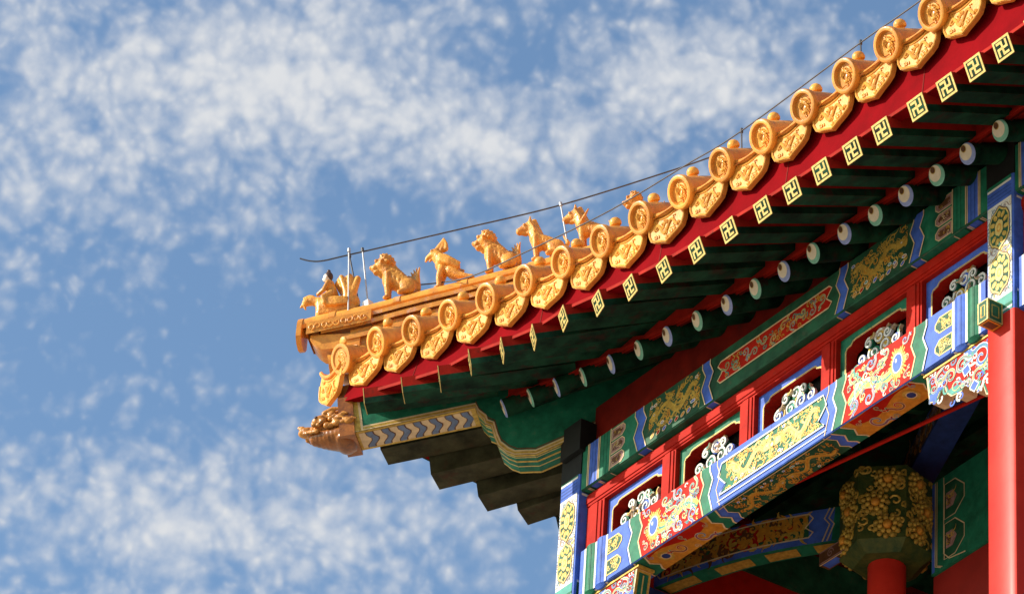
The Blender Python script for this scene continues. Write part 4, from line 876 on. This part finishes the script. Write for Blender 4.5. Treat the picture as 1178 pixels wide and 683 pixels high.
for i in range(2, 14):        # gold and green stripes along the stepped underside
    p, q = A_[i], A_[i + 1]; p, q = Vector((p[0], p[0], p[1])), Vector((q[0], q[0], q[1])); d = (q - p); L_ = d.length
    if L_ < 1e-4: continue
    d.normalize(); Nn = SN.cross(d); Nn = -Nn if Nn.z > 0 else Nn
    P = Paint(mb, p, d, SN, Nn)
    for c0, c1, m in ((-.1, .1, 'green'), (.082, .099, 'gold'), (.066, .074, 'gold_pale'), (.018, .034, 'gold'), (-.03, -.02, 'gold_pale'), (-.099, -.082, 'gold')): P.rect(0, L_, c0, c1, m, 1 if m == 'green' else 2)
part(mb, 'corner_beam')
mb = MB(); mb.obox((-.60, -.60, 14.88), (.5, .5, 15.05), .12, .10, 'green_dark'); part(mb, 'corner_batten')

# ------------------------------------------------------------------ glazed figures (blobs fused into one skin)
class Blob:
    def __init__(s): s.mb = MB()
    def e(s, c, r): s.mb.ball(c, r, 'glaze', 14, 10); return s
    def c(s, pts, r0, r1=None, n=None):
        pts = [Vector(p) for p in pts]; r1 = r0 if r1 is None else r1; tot = sum((b - a).length for a, b in zip(pts, pts[1:])); acc = 0
        for a, b in zip(pts, pts[1:]):
            L = (b - a).length; k = max(2, int(L / (min(r0, r1) * .45)))
            for i in range(k + 1):
                t = i / k; r = lerp(r0, r1, (acc + L * t) / tot); s.mb.ball(a.lerp(b, t), r, 'glaze', 9, 6)
            acc += L
        return s
    def mir(s, fn):
        for q in (-1, 1): fn(q)
        return s
    def build(s, name, mat_, vox=.0042, parent=None, loc=None, smooth=2):
        tmp = s.mb.build('tmp'); md = tmp.modifiers.new('r', 'REMESH'); md.mode = 'VOXEL'; md.voxel_size = vox
        sm = tmp.modifiers.new('s', 'SMOOTH'); sm.factor = .5; sm.iterations = smooth
        dg = bpy.context.evaluated_depsgraph_get(); me = bpy.data.meshes.new_from_object(tmp.evaluated_get(dg)); bpy.data.objects.remove(tmp)
        me.materials.clear(); me.materials.append(M[mat_]); me.polygons.foreach_set('use_smooth', [True] * len(me.polygons)); me.name = name
        o = bpy.data.objects.new(name, me); COL.objects.link(o)
        if parent: o.parent = parent
        if loc is not None: o.location = loc
        return o
FIG = 'glazed figures standing along the hip ridge'
def stand(o, s, label, cat='roof figure', dz=0, yaw=0):
    o.location = (s, s, ridge_z(s) - .006 + dz); sl = math.atan2(ridge_z(s + .1) - ridge_z(s - .1), .2 * math.sqrt(2))
    o.rotation_euler = (0, 0, R_(225 + yaw)); tag(o, label, cat, FIG)
    if o.data: o.matrix_world = Matrix.Translation(o.location) @ Matrix.Rotation(R_(225 + yaw), 4, 'Z') @ Matrix.Rotation(sl * .8, 4, 'Y')
rngF = random.Random(5)
def mane(B, c, r, n, k, lo=-.2, front=.35):
    for i in range(n):
        z = lerp(lo, 1, (i + .5) / n); q = i * 2.399963; h = math.sqrt(max(0, 1 - z * z)); d = Vector((h * math.cos(q), h * math.sin(q), z))
        if d.x > front: continue
        B.e(Vector(c) + d * r, k * rngF.uniform(.8, 1.2)); B.e(Vector(c) + d * (r + k * .8), k * .6)
def sitting(B, leg=.12, slim=1.0):
    B.mir(lambda q: B.c([(.055, .032 * q, .012), (.05, .034 * q, .07), (.035, .03 * q, leg + .02)], .016 * slim, .024 * slim).e((.066, .032 * q, .009), (.022, .017, .011)))
    B.c([(.022, 0, .135), (-.03, 0, .10), (-.075, 0, .062)], .050 * slim, .058 * slim); B.e((.030, 0, .125), (.045 * slim, .044 * slim, .056))
    B.mir(lambda q: B.e((-.070, .042 * q, .048), (.052, .026, .046)).c([(-.06, .052 * q, .02), (-.015, .056 * q, .013)], .018, .015))
def lion(big=False):
    B = Blob(); sitting(B)
    B.c([(.02, 0, .16), (.045, 0, .20)], .045, .045); B.e((.055, 0, .222), (.050, .048, .046)); B.e((.098, 0, .214), (.030, .032, .020)); B.e((.092, 0, .188), (.026, .026, .013)); B.e((.124, 0, .222), (.012, .018, .012))
    B.c([(.085, 0, .178), (.078, 0, .155)], .014, .006)
    B.mir(lambda q: B.e((.088, .030 * q, .240), .012).e((.03, .05 * q, .245), (.012, .010, .02)).e((.112, .017 * q, .205), .008))
    mane(B, (.040, 0, .222), .050, 60, .0125)
    for i in range(9): B.e((.005 - .011 * i, 0, .222 - .0145 * i), (.014, .016, .014))
    B.mir(lambda q: [B.e((.0 - .012 * i, .03 * q, .175 - .010 * i), .012) for i in range(5)])
    for k in range(5):
        q = 1.15 + .22 * k; B.c([(-.125, 0, .06), (-.125 + .06 * math.cos(q) * .6, .012 * (k - 2), .06 + .07 * math.sin(q)), (-.118 + .085 * math.cos(q), .016 * (k - 2), .06 + .105 * math.sin(q))], .020, .005)
    B.c([(-.09, 0, .05), (-.125, 0, .05), (-.13, 0, .075)], .022, .018)
    return B
def phoenix():
    B = Blob()
    B.mir(lambda q: B.c([(.050, .022 * q, .01), (.042, .024 * q, .06), (.02, .022 * q, .11)], .013, .024).e((.058, .022 * q, .007), (.024, .014, .009)))
    B.c([(-.050, 0, .075), (-.015, 0, .112), (.018, 0, .15)], .036, .044); B.c([(.018, 0, .155), (.025, 0, .195), (.042, 0, .222)], .038, .030)
    B.e((.048, 0, .228), (.034, .029, .029)); B.c([(.07, 0, .224), (.100, 0, .214), (.112, 0, .196)], .020, .006); B.c([(.068, 0, .206), (.088, 0, .192)], .010, .006); B.c([(.06, 0, .198), (.056, 0, .176)], .012, .007)
    for k in range(9): B.c([(.050 - .009 * k, .004 * (k % 3 - 1), .240), (.022 - .006 * k, .003 * (k % 3 - 1), .270), (-.016, 0, .308)], .015, .006)
    B.mir(lambda q: B.c([(.012, .040 * q, .150), (-.035, .046 * q, .122), (-.085, .036 * q, .088)], .024, .013).c([(.010, .046 * q, .165), (-.04, .05 * q, .142), (-.095, .04 * q, .106)], .017, .008).c([(.012, .04 * q, .182), (-.025, .044 * q, .165), (-.072, .036 * q, .132)], .014, .007))
    for k in range(3): B.c([(-.03, .018 * (k - 1), .085), (-.075, .02 * (k - 1), .048), (-.125, .022 * (k - 1), .022), (-.155, .022 * (k - 1), .014)], .028, .012)
    B.mir(lambda q: B.e((.062, .024 * q, .236), .008))
    for i in range(6): B.e((-.010 - .010 * i, 0, .188 - .012 * i), (.014, .012, .010))
    return B
def horse(sea=False):
    B = Blob(); sitting(B, .12, .85); B.c([(.03, 0, .145), (.035, 0, .19), (.05, 0, .222)], .044, .033)
    B.c([(.048, 0, .232), (.085, 0, .224), (.118, 0, .214)], .033, .021); B.e((.122, 0, .214), (.019, .021, .018)); B.e((.075, 0, .218), (.032, .028, .026)); B.c([(.10, 0, .200), (.085, 0, .196)], .014, .016)
    B.mir(lambda q: B.c([(.045, .018 * q, .255), (.040, .022 * q, .278)], .011, .005).e((.085, .026 * q, .236), .008).e((.130, .013 * q, .222), .006))
    for i in range(8): B.e((.022 - .004 * i, 0, .258 - .017 * i), (.018, .011, .014))
    B.mir(lambda q: B.c([(.05, .034 * q, .245), (.035, .036 * q, .205), (.028, .036 * q, .18)], .007, .006)); B.c([(.07, .012, .19), (.05, 0, .165)], .010)
    B.c([(-.12, 0, .05), (-.145, 0, .085), (-.128, 0, .13)], .017, .007)
    if sea:
        for i in range(6): B.e((.0 - .016 * i, 0, .165 - .012 * i), (.010, .008, .02))
        B.mir(lambda q: B.c([(.04, .04 * q, .14), (.0, .055 * q, .17), (-.03, .06 * q, .2)], .014, .005))
    return B
def rider():
    t = thing('immortal_rider', (0, 0, 0), '', 'roof figure')
    B = Blob(); B.e((.035, 0, .06), (.060, .038, .05)); B.c([(.07, 0, .03), (.07, 0, .08)], .030, .030); B.c([(.075, 0, .085), (.11, 0, .098), (.13, 0, .098)], .026, .020); B.e((.14, 0, .098), (.026, .021, .019)); B.c([(.155, 0, .092), (.176, 0, .076)], .012, .005)
    B.c([(.15, 0, .118), (.125, 0, .124), (.105, 0, .117)], .010, .012); B.c([(.155, 0, .078), (.15, 0, .062)], .009, .006)
    B.c([(.0, 0, .05), (-.06, 0, .05), (-.105, 0, .052)], .042, .036)
    for k in range(9):
        y = .012 * (k % 3 - 1); q = 1.15 + .13 * k
        B.c([(-.075, y, .05), (-.085 + .05 * math.cos(q), y * 1.5, .10), (-.085 + .115 * math.cos(q) + .01, y * 1.2, .06 + .125 * math.sin(q))], .026, .017)
    B.mir(lambda q: [B.c([(.03, .04 * q, .07 - .013 * k), (-.02, .046 * q, .062 - .015 * k), (-.08, .04 * q, .055 - .013 * k)], .012, .008) for k in range(3)])
    B.c([(-.09, 0, .02), (.075, 0, .02)], .028, .028)
    B.build('phoenix_mount', 'glaze_figure', .0040, t)
    B = Blob(); B.c([(.0, 0, .08), (.004, 0, .12), (.012, 0, .165)], .038, .029); B.e((.010, 0, .150), (.028, .038, .026))
    B.mir(lambda q: B.c([(.012, .036 * q, .16), (.038, .038 * q, .125), (.075, .02 * q, .116)], .014, .010).c([(.0, .036 * q, .095), (.045, .044 * q, .08), (.04, .046 * q, .05)], .020, .013))
    B.c([(.014, 0, .172), (.018, 0, .188)], .014, .014); B.build('robed_body', 'glaze_figure', .0036, t)
    B = Blob(); B.e((.022, 0, .209), (.022, .020, .025)); B.e((.043, 0, .206), (.006, .005, .007)); B.mir(lambda q: B.e((.020, .021 * q, .207), (.005, .004, .008))); B.e((.040, 0, .196), (.005, .008, .003)); B.build('face', 'skin', .0024, t)
    B = Blob(); B.e((.012, 0, .216), (.023, .0215, .024)); B.e((.010, 0, .243), (.011, .011, .010)); B.build('hair', 'hair', .003, t)
    return t
def put(t, s, label, yaw=0, sc=1, sq=.90):
    t.location = (s, s, ridge_z(s) - .008); sl = math.atan2(ridge_z(s + .1) - ridge_z(s - .1), .2 * math.sqrt(2))
    t.matrix_world = Matrix.Translation(t.location) @ Matrix.Rotation(R_(225 + yaw), 4, 'Z') @ Matrix.Rotation(sl * .85, 4, 'Y') @ Matrix.Diagonal((sc * sq, sc, sc * 1.04, 1))
    tag(t, label, 'roof figure', FIG)
put(rider(), -1.035, 'glazed robed man with dark hair riding a bird at the tip of the ridge', 0, 1.26)
put(lion().build('glazed_lion', 'glaze_figure'), -.770, 'curly-maned glazed lion sitting directly behind the rider on the bird', 6, 1.12)
put(phoenix().build('glazed_phoenix', 'glaze_figure'), -.560, 'glazed phoenix with pointed crest and folded wings, standing upright on the ridge', -5, 1.12)
put(lion().build('glazed_lion', 'glaze_figure'), -.345, 'glazed lion with wavy mane between the crested phoenix and the horse', 4, 1.08)
put(horse().build('glazed_horse', 'glaze_figure'), -.150, 'smooth-necked glazed horse sitting just in front of the tall pale rod', 3, 1.12)
put(horse(True).build('glazed_sea_horse', 'glaze_figure'), .045, 'glazed finned sea horse behind a tile end, next after the tall pale rod', -3, 1.12)
put(lion().build('glazed_lion', 'glaze_figure'), .275, 'spiky glazed beast with only its head showing above the tile ends, last in the row', 10, .92)

# dragon head sleeve on the corner beam
def dragon_head():
    t = thing('dragon_head', (0, 0, 0), 'brown glazed dragon head capping the tip of the corner beam', 'roof ornament')
    B = Blob()
    for k in range(10):
        u = k / 9; B.e((-.02 + .17 * u, 0, -.045 + .03 * u * u * 1.2), (.03, lerp(.108, .045, u ** 1.6), lerp(.062, .045, u)))
    B.e((.01, 0, -.075), (.05, .10, .035)); B.build('jaw', 'glaze_dark', .0055, t, smooth=4)
    B = Blob(); B.c([(-.02, 0, .03), (.08, 0, .03), (.15, 0, .02)], .085, .045); B.e((.185, 0, .035), (.045, .04, .028)); B.c([(.20, 0, .05), (.222, 0, .075)], .02, .010)
    B.mir(lambda q: B.e((.205, .022 * q, .052), .014).e((.11, .062 * q, .065), .024).e((.125, .07 * q, .068), .014).c([(.09, .06 * q, .10), (.05, .07 * q, .115), (.01, .075 * q, .105)], .016, .008).c([(.19, .035 * q, .01), (.13, .07 * q, -.01)], .014, .012))
    rr = random.Random(8)
    for k in range(70):
        u = rr.uniform(-.04, .15); q = rr.uniform(-1.9, 1.9); w = lerp(.105, .065, max(0, u) / .15)
        c = Vector((u, w * math.sin(q), .02 + w * .95 * math.cos(q)))
        B.e(c, rr.uniform(.012, .021))
        if k % 3 == 0: B.c([c, c + Vector((-.02, .01 * math.sin(q), .012)), c + Vector((-.04, .016 * math.sin(q), .0))], .012, .006)
    B.mir(lambda q: [B.e((.18 - .02 * k, .05 * q, .0), (.007, .006, .011)) for k in range(4)])
    B.build('head', 'glaze_beast', .0045, t, smooth=1)
    B = MB(); 
    for q in (-1, 1): B.ball((.128, .077 * q, .07), .0095, 'hair', 8, 6)
    o = B.build('eye', None); o.parent = t
    mb = MB(); mb.box(-.05, .02, -.106, .106, -.092, .15, 'glaze_dark'); o = mb.build('sleeve', None); o.parent = t
    t.matrix_world = Matrix.Translation((-.935, -.935, 14.625)) @ Matrix.Rotation(R_(225), 4, 'Z') @ Matrix.Rotation(R_(8), 4, 'Y') @ Matrix.Diagonal((1.26, 1.08, 1.08, 1))
dragon_head()

# lightning cables and their stand-offs
def cable(name, pts, r, label, mat_='cable'):
    P = strip_pts([(p[0], p[1]) for p in pts], 60); 
    out = []
    n = len(pts) - 1
    for i in range(61):
        t = i / 60 * n; k = min(int(t), n - 1); u = t - k; z = [p[2] for p in pts]; z0, z1, z2, z3 = z[max(k - 1, 0)], z[k], z[k + 1], z[min(k + 2, n)]
        out.append((P[i].x, P[i].y, .5 * (2 * z1 + (z2 - z0) * u + (2 * z0 - 5 * z1 + 4 * z2 - z3) * u * u + (3 * z1 - z0 - 3 * z2 + z3) * u ** 3)))
    return tag(MB().tube(out, r, mat_, 8).build(name), label, 'cable')
cable('lightning_cable', [(-1.21, -1.21, 15.860), (-1.165, -1.165, 15.838), (-1.11, -1.11, 15.834), (-.997, -.997, 15.867), (-.55, -.55, 16.0), (-.107, -.107, 16.138), (.348, .348, 16.337), (.53, .53, 16.425), (.60, .60, 16.44)], .0048, 'thin dark cable held high over the ridge figures, with its free end curling up')
cable('lightning_cable', [(-.86, -.70, 15.70), (-.60, -.60, 15.63), (-.30, -.56, 15.54), (.198, -.55, 15.435), (1.068, -.55, 15.262), (1.805, -.55, 15.172), (2.301, -.55, 15.118), (3.322, -.55, 15.105), (3.771, -.55, 15.085), (5.0, -.55, 15.06)], .0042, 'thin dark cable running low along the tops of the eave tiles')
def rod(p0, p1, r, label, m, foot=None):
    t = thing('support_rod', p1, label, 'rod'); mb = MB(); mb.tube([p0, p1], r, m, 8); mb.build('shaft', t)
    mb = MB(); d = (Vector(p0) - Vector(p1)).normalized(); mb.tube([Vector(p0) - d * .012, Vector(p0) + d * .014], r * 2.0, 'cable' if foot else m, 8); mb.build('clip', t)
    if foot: mb = MB(); c = Vector(p1); mb.obox(c - d * .03, c + d * .045, .05, .045, 'clamp', up=(1, .3, 0)); mb.build('foot', t)
    return t
rz = ridge_z
rod((-.985, -1.01, 15.885), (-.925, -1.01, 15.42), .0050, 'thin grey rod crossing the tail of the bird the rider sits on', 'rod')
rod((-.997, -.997, 15.86), (-.935, -.92, rz(-.93) - .02), .0052, 'dark rod leaning behind the pale rod at the tail of the ridden bird', 'cable')
rod((-.93, -.95, 15.885), (-.885, -.90, rz(-.885) - .02), .0048, 'pale rod with a white foot between the rider and the first lion', 'rod', True)
rod((-.107, -.107, 16.142), (-.055, -.055, rz(-.055) - .02), .0050, 'tall pale rod standing between the horse and the sea horse', 'rod')
for i, (x, z) in enumerate(((2.301, 15.118), (3.322, 15.105))):
    rod((x, -.55, z), (x + .015, -.55, z - .27), .0045, ('short dark prop under the low cable, above the middle of the eave', 'short dark prop under the low cable, near the top right of the picture')[i], 'cable')
